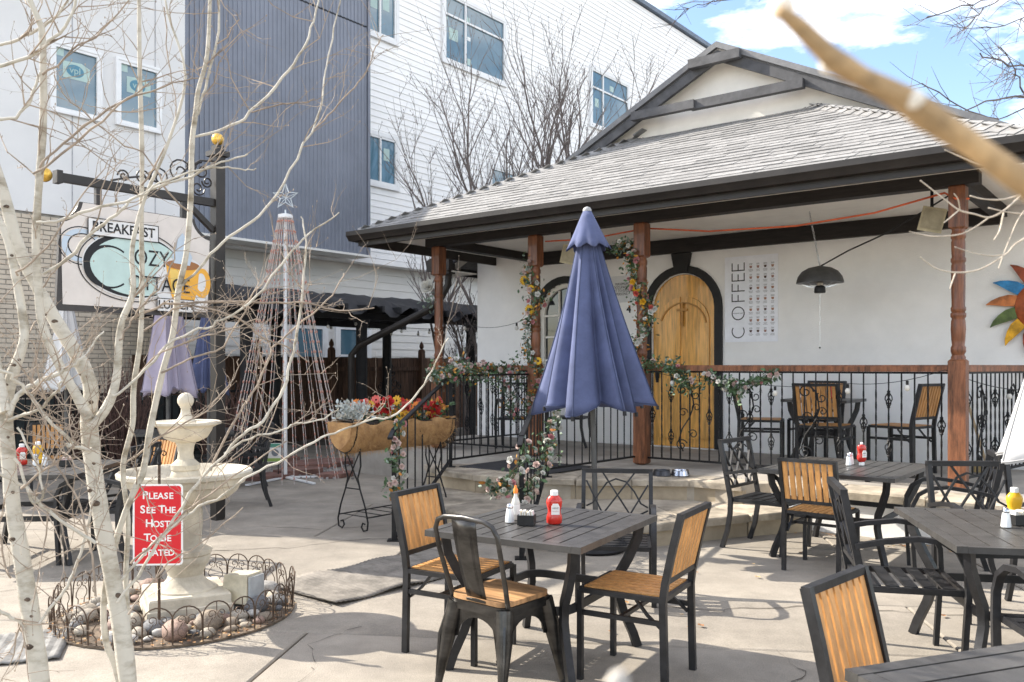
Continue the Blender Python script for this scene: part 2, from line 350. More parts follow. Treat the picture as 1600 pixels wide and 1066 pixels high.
def window(parent, a, b0, b1, z0, z1, cols, rows_, name='window', fr=.055, trim=.10, stickers=()):
    f = MB(); yc, zc = (b0 + b1) / 2, (z0 + z1) / 2; d = .07
    f.box(a + .02, yc, z1 + trim / 2, .09, b1 - b0 + 2 * trim, trim); f.box(a + .02, yc, z0 - trim / 2, .09, b1 - b0 + 2 * trim, trim)
    f.box(a + .019, b0 - trim / 2, zc, .088, trim, z1 - z0); f.box(a + .019, b1 + trim / 2, zc, .088, trim, z1 - z0)
    wdo = f.build(name, white_p, parent, 0)
    s = MB()
    for q in [b0 + fr / 2] + [b0 + (b1 - b0) * c for c in cols] + [b1 - fr / 2]: s.box(a + .025, q, zc, .06, fr if q < b1 - fr and q > b0 + fr else fr, z1 - z0 - .002)
    for q in [z0 + fr / 2] + [z0 + (z1 - z0) * c for c in rows_] + [z1 - fr / 2]: s.box(a + .024, yc, q, .057, b1 - b0 - .002, fr)
    s.build('sash', white_p, wdo, 0)
    cs = [0] + list(cols) + [1]; rs = [0] + list(rows_) + [1]
    for i in range(len(cs) - 1):
        for j in range(len(rs) - 1):
            y0, y1 = b0 + (b1 - b0) * cs[i], b0 + (b1 - b0) * cs[i+1]; q0, q1 = z0 + (z1 - z0) * rs[j], z0 + (z1 - z0) * rs[j+1]
            MB().box(a + .004 + .001 * i, (y0 + y1) / 2, (q0 + q1) / 2, .012, y1 - y0 - .01, q1 - q0 - .01).build('pane', pane_m, wdo, 0)
    for (u0, v0, u1, v1, mt) in stickers:
        MB().box(a + .0125, b0 + (b1 - b0) * (u0 + u1) / 2, z0 + (z1 - z0) * (v0 + v1) / 2, .003, (b1 - b0) * abs(u1 - u0), (z1 - z0) * abs(v1 - v0)).build('sticker', mt, wdo, 0)
    return wdo
def wpx(xl, xr, xm, yt, yb, a): return PA(xl, 300, a)[0], PA(xr, 300, a)[0], PA(xm, yb, a)[1], PA(xm, yt, a)[1]
# ribbon of windows on the white wall
b0, b1, z0, z1 = wpx(693, 787, 787, 36, 131, AW); window(BA, AW, b0, b1, z0, z1, (.33,), (.70,), stickers=((.08, .34, .22, .52, stick), (.37, .44, .42, .50, stick_w), (.37, .06, .43, .16, stick), (.02, .62, .06, .68, stick), (.36, .73, .41, .80, stick)))
b0, b1, z0, z1 = wpx(560, 618, 618, 221, 293, AW); window(BA, AW, b0, b1, z0, z1, (.55,), (), stickers=((.66, .52, .82, .78, stick),))
b0, b1, z0, z1 = wpx(560, 617, 617, -45, 66, AW); window(BA, AW, b0, b1, z0, z1, (.55,), (), stickers=((.3, .35, .5, .55, stick), (.65, .38, .83, .56, stick)))
b0, b1, z0, z1 = wpx(923, 980, 923, 107, 194, AW); window(BA, AW, b0, b1, z0, z1, (.30,), (.68,), stickers=((.1, .35, .2, .5, stick), (.5, .75, .6, .85, stick)))
b0, b1, z0, z1 = wpx(765, 812, 790, 268, 330, AW); window(BA, AW, b0, b1, z0, z1, (.5,), ())
b0, b1, z0, z1 = wpx(527, 573, 550, 512, 600, AG); window(BA, AG + .01, b0, b1, z0, z1, (), (.5,), stickers=((.55, .45, .8, .62, stick),))
b0, b1, z0, z1 = wpx(460, 505, 480, 510, 620, AG); window(BA, AG + .01, b0, b1, z0, z1, (), ())
b0, b1, z0, z1 = wpx(716, 742, 730, 540, 580, AG); window(BA, AG + .01, b0, b1, z0, z1, (), ())
# stucco wing windows with the glazier's paper labels
for k, (xl, xr, xm, yt, yb) in enumerate(((81, 154, 154, 88, 187), (183, 247, 247, 112, 206))):
    b0, b1, z0, z1 = wpx(xl, xr, xm, yt, yb, AS); wd = window(BA, AS, b0, b1, z0, z1, (), (), trim=.045, fr=.05, stickers=((.07, .84, .24, .96, stick),))
    bw, hh = b1 - b0, z1 - z0
    MB().prism([(b0 + bw * .22, z0 + hh * .53), (b0 + bw * .80, z0 + hh * .53), (b0 + bw * .80, z0 + hh * .74), (b0 + bw * .62, z0 + hh * .80), (b0 + bw * .22, z0 + hh * .78)], AS + .012, AS + .0145, lambda x, y, d: (d, x, y)).build('paper_label', stick, wd, 0)
    MB().prism(arc(b0 + bw * .48, z0 + hh * .66, bw * .19, 0, 345, 23, hh * .095), AS + .0147, AS + .0160, lambda x, y, d: (d, x, y)).build('label_oval', tealp, wd, 0)
    text('vpl', hh * .15, stick, wd, Matrix.Translation((AS + .0172, b0 + bw * .48, z0 + hh * .665)) @ Matrix(((0, 0, 1, 0), (1, 0, 0, 0), (0, 1, 0, 0), (0, 0, 0, 1))), .0008)
# ================================================================= the cottage
CO = thing('cottage', 'white stucco cottage with grey shingle porch roof and dark gable trim', 'house', P3, RZ)
WB = 2.2
dcx, dhw = -.59, .49
def archpts(cx, hw, zb, zs, n=14): return [(cx - hw, zb), (cx + hw, zb)] + [(cx + hw * math.cos(R(180 * i / n)), zs + hw * math.sin(R(180 * i / n))) for i in range(n + 1)]
fr3 = lambda x, y, d: (x, d, y)
wcx, whw = -2.62, .50
door_hole = archpts(dcx, dhw, .40, 2.38); win_hole = archpts(wcx, whw, 1.25, 2.36)
MB().prism([(-4.44, 0), (4.76, 0), (4.76, 3.42), (.16, 5.70), (-4.44, 3.42)], WB, WB + .16, fr3, (door_hole, win_hole)).build('front_wall', stucco, CO, 0)
MB().box(-4.36, 7.2, 1.72, .16, 9.6, 3.44).build('side_wall', stucco, CO, 0)
MB().box(4.68, 7.2, 1.72, .16, 9.6, 3.44).build('side_wall', stucco, CO, 0)
def ring(cx, r0, r1, zb, zs, n=16):
    o = [(cx - r1, zb)] + [(cx + r1 * math.cos(R(180 - 180 * i / n)), zs + r1 * math.sin(R(180 * i / n))) for i in range(n + 1)] + [(cx + r1, zb)]
    i_ = [(cx + r0, zb)] + [(cx + r0 * math.cos(R(180 * i / n)), zs + r0 * math.sin(R(180 * i / n))) for i in range(n + 1)] + [(cx - r0, zb)]
    return o + i_
MB().prism(ring(dcx, .50, .61, .40, 2.38), WB - .045, WB + .05, fr3).build('door_surround', black_paint, CO)
MB().prism([(dcx - .10, 2.90), (dcx + .10, 2.90), (dcx + .15, 3.16), (dcx - .15, 3.16)], WB - .075, WB - .01, fr3).build('keystone', black_paint, CO, 0)
MB().prism(ring(wcx, .50, .61, 1.25, 2.36), WB - .045, WB + .05, fr3).build('window_surround', black_paint, CO)
# door
dr = MB().prism(archpts(dcx, .485, .405, 2.38, 18), WB + .03, WB + .075, fr3).build('door', pine, CO)
pd = [(-.40, -.045), (.045, .40)]
for (x0, x1) in pd:
    for (zz0, zz1) in ((.52, 1.38),):
        MB().prism([(dcx + x0, zz0), (dcx + x1, zz0), (dcx + x1, zz1), (dcx + x0, zz1)], WB + .008, WB + .03, fr3).build('door_panel', pine, dr, 0)
    ins = 1 if x0 < 0 else -1
    top = [(dcx + x0, 1.52), (dcx + x1, 1.52)] + ([(dcx + x1, 2.55)] if ins == 1 else [(dcx + x1, 2.28)])
    cv = [(dcx + .40 * math.cos(R(t)), 2.18 + .37 * math.sin(R(t))) for t in ((97, 110, 125, 140, 155, 170, 180) if ins == 1 else (0, 10, 25, 40, 55, 70, 83))]
    top = [(dcx + x0, 1.52), (dcx + x1, 1.52)] + cv
    MB().prism(top, WB + .010, WB + .03, fr3).build('door_panel', pine, dr, 0)
mb = MB(); mb.sweep([(dcx + .36 * math.cos(R(t)), WB + .006, 2.12 + .34 * math.sin(R(t))) for t in range(8, 173, 12)], .02, .03, (0, 1, 0)); mb.build('arch_moulding', M('carved_pine', (.50, .24, .055), .5), dr)
mb = MB(); mb.box(dcx - .01, WB - .002, 2.30, .035, .02, .34); mb.box(dcx - .01, WB - .0025, 2.36, .17, .02, .035); mb.build('carved_cross', MATS['carved_pine'], dr, 0)
mb = MB(); mb.box(dcx - .41, WB + .015, 1.42, .045, .03, .20); mb.tube([(dcx - .41, WB - .03, 1.36), (dcx - .41, WB - .045, 1.44), (dcx - .41, WB - .03, 1.50)], .010, 6); mb.build('door_handle', iron, dr)
# arched window
wn = MB().prism(ring(wcx, .43, .497, 1.26, 2.36), WB + .02, WB + .10, fr3).build('arched_window', cream, CO)
mb = MB()
for x in (-.15, .15): mb.box(wcx + x, WB + .05, 2.0, .025, .03, 1.5)
for zz in (1.29, 1.65, 2.02, 2.36): mb.box(wcx, WB + .051, zz, .87, .032, .03)
mb.build('glazing_bars', cream, wn, 0)
MB().prism(archpts(wcx, .44, 1.26, 2.36), WB + .07, WB + .08, fr3).build('pane', M('dark_pane', (.03, .035, .04), .05, bump=0, spec=.8), wn, 0)
# gable roof
PK = (.13, 5.88); el, er = -4.95, 5.27; ez = PK[1] - .5 * (PK[0] - el)
for sgn, e in ((-1, el), (1, er)):
    MB().prism([PK, (e, ez), (e, ez - .11), (PK[0], PK[1] - .12)] if sgn < 0 else [PK, (PK[0], PK[1] - .12), (e, ez - .11), (e, ez)], 1.84, 12.2, fr3).build('gable_roof', shingle_m, CO, 0)
    MB().prism([(PK[0], PK[1] - .10), (e, ez - .09), (e, ez - .21), (PK[0], PK[1] - .24)], 1.78, 1.84, fr3).build('rake_board', greywood, CO, 0)
    MB().prism([(PK[0], PK[1] + .012), (e, ez + .012), (e, ez - .065), (PK[0], PK[1] - .07)], 1.745, 1.80, fr3).build('drip_edge', M('drip_metal', (.17, .17, .175), .5), CO, 0)
    MB().prism([(PK[0], PK[1] - .13), (e, ez - .12), (e, ez - .135), (PK[0], PK[1] - .145)], 1.84, WB, fr3).build('rake_soffit', cream, CO, 0)
    MB().box(e - sgn * .03, 6.9, ez - .11, .05, 10.5, .20).build('eave_fascia', bronze, CO, 0)
mb = MB()                                                   # boxed eave return by the downspout
mb.prism([(el - .02, ez - .02), (el - .02, ez - .20), (-4.46, ez - .20), (-4.46, ez + .16)], 1.5, 1.60, fr3); mb.build('eave_return', bronze, CO, 0)
MB().box((el - 4.46) / 2, 1.9, ez - .215, el * -1 - 4.44, .6, .02).build('eave_soffit', cream, CO, 0)
for (xa, ya, xb, yb, h, bb) in ((988, 183, 1086, 163, .115, 1.70), (1080, 167, 1256, 129, .12, 1.75), (1077, 100, 1157, 85, .12, 1.72)):
    a0, z0 = PB(xa, ya, bb); a1, z1 = PB(xb, yb, bb); zc = (z0 + z1) / 2
    MB().box((a0 + a1) / 2, bb, zc, a1 - a0, .10, h).build('gable_tie_beam', greywood, CO, 0)
# stepped boxed panel on the gable, above the porch roof
MB().prism([(-4.4, 3.5), (4.66, 3.5), (PK[0], PK[1] - .15)], 2.0, WB - .003, fr3).build('gable_face', cream, CO, 0)
# ---------------------------------------------------------------- porch roof
A0, A1, B0, ZE, ZT, RUN = -4.08, 4.19, -.8, 3.44, 4.94, 3.0
T0, T1 = A0 + RUN, A1 - RUN
deck = MB().add([(A0, B0, ZE), (A1, B0, ZE), (A1, WB, ZE), (A0, WB, ZE), (T0, WB, ZT), (T1, WB, ZT)], [(0, 1, 5, 4), (1, 2, 5), (3, 0, 4), (0, 3, 2, 1)])
PR = deck.build('porch_roof', M('roof_felt', (.10, .10, .10), .9), CO, 0)
SLP = math.atan2(ZT - ZE, RUN); SLEN = math.hypot(ZT - ZE, RUN)
widths = [.20, .27, .33, .40, .48]; EXP = .1458
def shingle(wd, th): # laminated shingle tab: thick at its lower edge, leaning sides
    k = .018
    return MB().add([(0, 0, 0), (wd, 0, 0), (wd + k, EXP + .03, 0), (k, EXP + .03, 0), (0, 0, th), (wd, 0, th), (wd + k, EXP + .03, .003), (k, EXP + .03, .003)],
                    [(3, 2, 1, 0), (4, 5, 6, 7), (0, 1, 5, 4), (1, 2, 6, 5), (2, 3, 7, 6), (3, 0, 4, 7)])
shm = {(i, t): shingle(wd, t).mesh('shingle', shingle_m, 0) for i, wd in enumerate(widths) for t in (.012, .018)}
items = []
nrow = int(SLEN / EXP)
for rI in range(nrow):
    t = rI * EXP / SLEN; x = A0 + RUN * t + random.uniform(0, .05); xe = A1 - RUN * (t + .045)
    while x < xe - .05:
        i = random.randrange(5)
        if x + widths[i] > xe + .06: i = 0
        items.append((x, rI, i, random.choice((.012, .018)))); x += widths[i] + .007
def shpos(x, rI): s = rI * EXP; return (x, B0 + s * math.cos(SLP), ZE + s * math.sin(SLP) + .002)
camL = Vector((5.12, -8.99, HC))
items.sort(key=lambda q: (Vector(shpos(q[0], q[1])) - camL).length)
rest = MB(); RM = Matrix.Rotation(SLP, 4, 'X')
for k, (x, rI, i, th) in enumerate(items):
    p = shpos(x, rI)
    if k < 300:
        o = place(shm[(i, th)], 'shingle', PR, p); o.rotation_euler = (SLP, 0, 0)
    else:
        st = len(rest.v); b = shingle(widths[i], th); b.xf(Matrix.Translation(p) @ RM); rest.add(b.v, b.f)
for sgn in (1, -1):                                         # the two hip sides
    for rI in range(nrow):
        t = rI * EXP / SLEN; q = B0 + RUN * t
        while q < WB - .1:
            wd = random.choice(widths); b = shingle(wd, .018); s = rI * EXP
            xx = (A1 - s * math.cos(SLP)) if sgn > 0 else (A0 + s * math.cos(SLP))
            b.xf(Matrix.Translation((xx, q if sgn > 0 else min(q + wd, WB), ZE + s * math.sin(SLP) + .002)) @ Matrix.Rotation(R(90 * sgn), 4, 'Z') @ RM); rest.add(b.v, b.f); q += wd + .003
o = rest.build('shingles', shingle_m, PR, 0); o['kind'] = 'stuff'
hc = MB().add([(-.13, 0, -.052), (0, 0, .022), (.13, 0, -.052), (-.13, .26, -.066), (0, .26, .008), (.13, .26, -.066)], [(0, 1, 4, 3), (1, 2, 5, 4), (0, 2, 1)]).mesh('hip_cap_shingle', shingle_m, 0)
for (ax, tx) in ((A0, T0), (A1, T1)):
    p0 = Vector((ax, B0, ZE)); p1 = Vector((tx, WB, ZT)); dv = p1 - p0; n_ = int(dv.length / .2)
    for k in range(n_):
        o = place(hc, 'hip_cap_shingle', PR, p0 + dv * (k / n_) + Vector((0, 0, .03)))
        o.rotation_euler = Matrix.Rotation(math.atan2(dv.y, dv.x) - R(90), 3, 'Z').to_4x4().to_euler()
        o.rotation_euler = (Matrix.Rotation(math.atan2(dv.y, dv.x) - R(90), 3, 'Z') @ Matrix.Rotation(math.asin(dv.z / dv.length), 3, 'X')).to_euler()
MB().box((T0 + T1) / 2, WB - .06, ZT + .01, T1 - T0 + .2, .14, .05).build('ridge_flashing', M('flashing', (.22, .19, .15), .8, var=.3, scale=9), PR, 0)
gp = [(0, 0), (0, -.13), (.085, -.13), (.10, -.10), (.135, -.06), (.135, 0), (.118, 0), (.118, -.05), (.08, -.11), (.015, -.115), (.015, 0)]
mb = MB(); mb.prism(gp, A0 - .1, A1 + .1, lambda x, y, d: (d, B0 - x, ZE + y - .005)); mb.build('gutter', bronze, CO, 30)
for sgn, ax in ((-1, A0), (1, A1)):
    mb = MB(); mb.prism(gp, B0 - .05, WB, lambda x, y, d: (ax + sgn * x, d, ZE + y - .008)); mb.build('gutter', bronze, CO, 30)
mb = MB(); mb.box((A0 + A1) / 2, B0 + .03, ZE - .105, A1 - A0, .05, .19); mb.box(A0 + .03, .73, ZE - .107, .05, 2.94, .186); mb.box(A1 - .03, .73, ZE - .107, .05, 2.94, .186); mb.build('fascia', bronze, CO, 0)
MB().box((A0 + A1) / 2, .70, 3.38, A1 - A0 - .12, 2.96, .02).build('porch_ceiling', cream, CO, 0)
mb = MB(); mb.box(.05, -.0, 3.32, 7.05, .15, .14); mb.build('porch_beam', darkwood, CO, 0)
MB().box(-3.29, 1.14, 3.315, .14, 2.12, .13).build('porch_beam', darkwood, CO, 0)
MB().box(3.40, 1.14, 3.315, .14, 2.12, .13).build('porch_beam', darkwood, CO, 0)
MB().box(.1, WB - .045, 3.27, 6.6, .09, .20).build('wall_ledger', darkwood, CO, 0)
# porch posts
def post_profile():
    pr = [(.064, 1.60), (.064, 1.64), (.052, 1.66), (.066, 1.69), (.066, 1.73), (.054, 1.75), (.060, 1.80), (.066, 1.9), (.062, 1.98), (.056, 2.0), (.068, 2.02), (.068, 2.05), (.057, 2.06), (.066, 2.08), (.066, 2.1), (.058, 2.12),
          (.062, 2.3), (.062, 2.5), (.056, 2.52), (.066, 2.54), (.066, 2.565), (.056, 2.58), (.06, 2.62), (.062, 2.72), (.055, 2.745), (.065, 2.76), (.065, 2.80), (.055, 2.82), (.06, 2.86)]
    return MB().lathe(pr, 18)
def blk(z0, z1, wd): 
    h = wd / 2; c = .018; mb = MB(); vs = []
    for (zz, k) in ((z0, h - c), (z0 + c, h), (z1 - c, h), (z1, h - c)): vs += [(-k, -k, zz), (k, -k, zz), (k, k, zz), (-k, k, zz)]
    fs = [(3, 2, 1, 0), (12, 13, 14, 15)] + [(i * 4 + j, i * 4 + (j + 1) % 4, i * 4 + 4 + (j + 1) % 4, i * 4 + 4 + j) for i in range(3) for j in range(4)]
    return mb.add(vs, fs)
shaft = post_profile().mesh('turned_shaft', redwood, 50); b1m = blk(.40, 1.62, .152).mesh('base_block', wear_wood, 0); b2m = blk(2.84, 3.255, .145).mesh('top_block', redwood, 0)
POSTS = (-3.28, -1.567, 0.0, 3.39)
for a in POSTS:
    p = place(shaft, 'porch_post', CO, (a, 0, 0)); place(b1m, 'base_block', p); place(b2m, 'top_block', p)
# downspout from the eave to the pergola column
mb = MB(); e0 = Vector((-4.66, 1.72, ez - .2))
mb.tube([e0, e0 + Vector((0, -.02, -.22)), e0 + Vector((-.12, -.05, -.42)), e0 + Vector((-.35, -.1, -.62)), Vector((-6.35, 1.25, 1.92)), Vector((-6.5, 1.2, 1.75)), Vector((-6.5, 1.2, .1))], .062, 8); mb.build('downspout', bronze, CO, 50)
MB().box(-4.7, 1.62, ez - .17, .40, .16, .17).build('gutter_end', bronze, CO, 0)
# porch floor
MB().box(.3, .85, .195, 9.6, 2.66, .39).build('porch_floor', M('porch_concrete', (.36, .33, .29), .85, var=.15, scale=2), CO, 0)
MB().box(3.9, -.66, .165, 4.0, .30, .33).build('foundation_wall', stucco, CO, 0)
# ================================================================= stone steps
ST = thing('stone_steps', 'curved sandstone steps leading up to the porch', 'steps', (.6, 8.6, 0))
so = Vector((.6, 8.6, 0))
def resample(pts, step):
    pts = [Vector((p[0], p[1], 0)) for p in pts]; L = [0]
    for i in range(1, len(pts)): L.append(L[-1] + (pts[i] - pts[i-1]).length)
    n = max(2, round(L[-1] / step)); outp = []
    for k in range(n + 1):
        s = L[-1] * k / n; i = max(j for j in range(len(L)) if L[j] <= s + 1e-9); i = min(i, len(pts) - 2)
        outp.append(pts[i].lerp(pts[i+1], (s - L[i]) / max(1e-6, L[i+1] - L[i])))
    return outp
def smoothp(pts, it=2):
    for _ in range(it):
        q = [pts[0]]
        for i in range(len(pts) - 1):
            a, b = Vector(pts[i]), Vector(pts[i+1]); q += [tuple(a * .75 + b * .25), tuple(a * .25 + b * .75)]
        pts = q + [pts[-1]]
    return pts
up_o = smoothp([(-1.02, 10.2), (-.74, 9.5), (.05, 8.92), (.68, 8.80), (1.32, 8.84), (1.95, 8.74), (2.25, 8.42)])
lo_o = smoothp([(-1.08, 9.6), (-.90, 8.9), (-.5, 7.95), (0, 7.38), (.5, 7.18), (1.1, 7.32), (1.77, 7.72), (2.5, 8.02), (2.80, 8.12)])
cc = Vector((1.0, 10.2, 0))
def step_ring(o, ztop, zbot, deep, step):
    P = resample(o, step)
    for i in range(len(P) - 1):
        a, b = P[i], P[i+1]; t = (b - a).normalized(); nrm = Vector((-t.y, t.x, 0))
        if nrm.dot(cc - (a + b) / 2) < 0: nrm = -nrm
        a2, b2 = a + t * .006, b - t * .006; j = random.uniform(-.012, .018)
        ia = a2 + (cc - a).normalized() * deep; ib = b2 + (cc - b).normalized() * deep
        ct = .065 + random.uniform(-.008, .01); mb = MB()
        oa, ob = a2 - nrm * (.03 + j), b2 - nrm * (.03 + j * .5); om = (oa + ob) / 2 - nrm * random.uniform(0, .02)
        pol = [oa, om, ob, ib, ia]
        top = [(p - so) for p in pol]
        n = 5; c = .012
        ins = [(p + ((oa + ob + ia + ib) / 4 - p).normalized() * c - so) for p in pol]
        vs = [(p.x, p.y, ztop - ct) for p in top] + [(p.x, p.y, ztop - c) for p in top] + [(p.x, p.y, ztop + random.uniform(-.004, .004)) for p in ins]
        fs = [tuple(range(n - 1, -1, -1)), tuple(range(2 * n, 3 * n))] + [(k, (k+1) % n, n + (k+1) % n, n + k) for k in range(n)] + [(n + k, n + (k+1) % n, 2*n + (k+1) % n, 2*n + k) for k in range(n)]
        mb.add(vs, fs).build('cap_stone', sandstone, ST, 0)
        h = ztop - ct - zbot; pol = [a2 + nrm * random.uniform(0, .015), b2 + nrm * random.uniform(0, .015), b2 + nrm * .2, a2 + nrm * .2]
        vs = [((p - so).x, (p - so).y, zbot - .02) for p in pol] + [((p - so).x, (p - so).y, ztop - ct - .002) for p in pol]
        MB().add(vs, [(3, 2, 1, 0), (4, 5, 6, 7)] + [(k, (k+1) % 4, 4 + (k+1) % 4, 4 + k) for k in range(4)]).build('riser_stone', riser_m, ST, 0)
step_ring(up_o, .405, .17, .42, .62)
step_ring(lo_o, .205, 0, .75, .70)
pl = [(p[0] - so.x, p[1] - so.y) for p in up_o] + [tuple((W(2.1, -.45) - so).xy), tuple((W(-1.5, -.45) - so).xy)]
c0 = Vector((sum(p[0] for p in pl) / len(pl), sum(p[1] for p in pl) / len(pl)))
MB().prism([tuple(c0 + (Vector(p) - c0) * .93) for p in pl], .1, .392).build('landing', M('landing_stone', (.40, .35, .28), .9, var=.15, scale=4), ST, 0)
pl = [(p[0] - so.x, p[1] - so.y) for p in lo_o] + [(1.5, 1.2), (-1.5, 1.2)]
c0 = Vector((.3, .4))
MB().prism([tuple(c0 + (Vector(p) - c0) * .90) for p in pl], .02, .196).build('tread_bed', MATS['landing_stone'], ST, 0)
# cap stones along the porch front, right of the steps
PC = thing('porch_edging', 'sandstone capping along the white porch foundation right of the steps', 'stone edging', W(1.9, -.8), RZ)
x = 0.0
while x < 3.6:
    l = random.uniform(.45, .8); mb = MB(); e = random.uniform(-.02, .02)
    vs = [(x + .005, -.06 + e, .325), (x + l - .005, -.06 + e * .4, .325), (x + l - .005, .46, .325), (x + .005, .46, .325)]
    vs += [(p[0], p[1], .395) for p in vs] ; vs += [(x + .017, -.045 + e, .408), (x + l - .017, -.045 + e * .4, .408), (x + l - .017, .45, .408), (x + .017, .45, .408)]
    mb.add(vs, [(3, 2, 1, 0), (8, 9, 10, 11)] + [(k, (k+1) % 4, 4 + (k+1) % 4, 4 + k) for k in range(4)] + [(4 + k, 4 + (k+1) % 4, 8 + (k+1) % 4, 8 + k) for k in range(4)])
    mb.build('cap_stone', sandstone, PC, 0); x += l
# ================================================================= railings
def baluster(h, kind):
    mb = MB(); n = 26; vs = []; fs = []; r = .0095
    for i in range(n + 1):
        z = h * i / n; tw = 0
        if kind != 'plain' and .15 < i / n < .85: tw = (i / n - .15) * 14
        elif kind != 'plain' and i / n >= .85: tw = .7 * 14
        for k in range(4):
            a = math.pi / 4 + k * math.pi / 2 + tw; vs.append((r * math.cos(a), r * math.sin(a), z))
    for i in range(n):
        for k in range(4): fs.append((i*4 + k, i*4 + (k+1) % 4, i*4 + 4 + (k+1) % 4, i*4 + 4 + k))
    mb.add(vs, fs)
    for zc in {'one': (.5,), 'two': (.26, .74)}.get(kind, ()):
        zc *= h; hb = .075
        for k in range(4):
            a0 = k * math.pi / 2
            mb.tube([((.004 + .030 * math.sin(math.pi * t / 6)) * math.cos(a0 + t * .5), (.004 + .030 * math.sin(math.pi * t / 6)) * math.sin(a0 + t * .5), zc - hb + 2 * hb * t / 6) for t in range(7)], .0055, 4)
        mb.lathe([(.012, zc - hb - .012), (.017, zc - hb), (.012, zc - hb + .012)], 8); mb.lathe([(.012, zc + hb - .012), (.017, zc + hb), (.012, zc + hb + .012)], 8)
    return mb.mesh('baluster', iron, 30)
BM = {k: baluster(1.0, k) for k in ('plain', 'twist', 'one', 'two')}
def scroll_panel():
    mb = MB(); P = lambda l: [(x, 0, y) for x, y in l]
    mb.tube(P([(-.05, .10), (-.10, .22), (-.06, .36), (.02, .48), (.07, .62), (.05, .78), (-.03, .88)]), .008, 5)
    mb.tube(P(scroll(-.07, .17, .07, 1.3, 20, 1)), .007, 5); mb.tube(P(scroll(.06, .30, .055, 1.2, 160, -1)), .006, 5)
    mb.tube(P(scroll(-.05, .54, .055, 1.2, 0, 1)), .006, 5); mb.tube(P(scroll(.10, .60, .05, 1.2, 200, -1)), .006, 5)
    mb.tube(P(scroll(-.06, .80, .075, 1.3, 0, 1)), .007, 5); mb.tube(P(scroll(.09, .74, .055, 1.2, 120, 1)), .006, 5)
    return mb.mesh('scroll_panel', iron, 40)
SPM = scroll_panel()
def railing(label, p, q, zf, n, pattern, wood=True, scrolls=(), rot=0, zb=.08, zt=1.09):
    p, q = Vector(p), Vector(q); d = q - p; L = d.xy.length
    T = thing('porch_railing', label, 'railing', (p.x, p.y, zf), math.atan2(d.y, d.x), 'iron railings of the porch')
    MB().box(L / 2, 0, zb, L, .032, .022).build('bottom_rail', iron, T, 0)
    MB().box(L / 2, 0, zt, L, .030, .020).build('top_rail', iron, T, 0)
    if wood:
        MB().box(L / 2, 0, zt + .036, L, .095, .05).build('handrail', wear_wood, T, 0)
        MB().box(L / 2, 0, zt + .0685, L + .01, .062, .015).build('handrail_crown', wear_wood, T, 0)
    for i in range(n):
        o = place(BM[pattern[i % len(pattern)]], 'baluster', T, (L * (i + .5) / n, 0, zb)); o.scale = (1, 1, zt - zb); o.rotation_euler = (0, 0, random.uniform(-.1, .1))
    for s in scrolls: o = place(SPM, 'scroll_panel', T, (L * s, -.012, zb)); o.scale = (1.1, 1, zt - zb)
    return T
PAT = ['plain', 'one', 'twist', 'two']
railing('long porch railing with wooden top rail, right of the door', W(.085, 0), W(3.305, 0), .40, 27, ['one', 'twist', 'two', 'twist', 'plain', 'twist', 'one', 'twist', 'two', 'plain'], True, (.16, .38, .60))
railing('porch railing end with leafy ironwork running back to the wall behind the right post', W(3.39, .09), W(3.72, 2.18), .40, 17, ['twist', 'two', 'twist', 'twist', 'one', 'twist'], True, (.25, .7))
railing('porch railing under the rose garland left of the steps', W(-3.2, 0), W(-1.65, 0), .40, 12, PAT, True)
railing('porch railing closing the left end of the porch', W(-3.28, .09), W(-3.28, 2.15), .40, 14, PAT, True)
def stair_rail(label, top, mid, low, zf, zmid, n1, n2):
    T = thing('stair_railing', label, 'railing', (mid[0], mid[1], zf), 0, 'iron handrails of the steps'); m = Vector((mid[0], mid[1], 0))
    A = Vector((top[0], top[1], 0)) - m; L = Vector((low[0], low[1], 0)) - m; dz = -zf + .0
    zt = 1.05; zb = .09
    mb = MB(); mb.box(0, 0, zt / 2, .038, .038, zt); mb.build('newel', iron, T, 0)
    mb = MB(); mb.box(L.x, L.y, -zf + .50, .038, .038, 1.0); mb.build('newel', iron, T, 0)
    mb = MB(); mb.box(L.x, L.y, -zf + .006, .11, .11, .012); mb.build('foot_plate', iron, T, 0)
    mb = MB(); mb.box(0, 0, .008, .11, .11, .012); mb.build('foot_plate', iron, T, 0)
    lz = -zf + .98
    MB().sweep([A + Vector((0, 0, zt)), Vector((0, 0, zt)), L * .93 + Vector((0, 0, lz + .04)), L + Vector((0, 0, lz + .01)), L * 1.06 + Vector((0, 0, lz - .06))], .040, .024).build('handrail', iron, T, 0)
    lb = -zf + .06
    s = Vector((0, 0, zb)); MB().bar(A + s, s, .032, .02).build('bottom_rail', iron, T, 0)
    MB().bar(s - L * .0, L + Vector((0, 0, zb - (zt - lz))), .032, .02).build('bottom_rail', iron, T, 0)
    for i in range(n1):
        c = A * ((i + .5) / n1); o = place(BM['plain'], 'baluster', T, (c.x, c.y, zb)); o.scale = (1, 1, zt - zb)
    for i in range(n2):
        t = (i + .6) / (n2 + .2); c = L * t; o = place(BM['plain'], 'baluster', T, (c.x, c.y, zb - (zt - lz) * t)); o.scale = (1, 1, zt - zb)
    return T
stair_rail('left iron stair handrail beside the flower trough', W(-1.62, -.1), (-.70, 9.86), (-1.05, 7.69), .40, 0, 10, 8)
stair_rail('right iron stair handrail behind the blue umbrella', W(-.05, -.1), (.36, 8.95), (.077, 6.97), .40, 0, 12, 8)
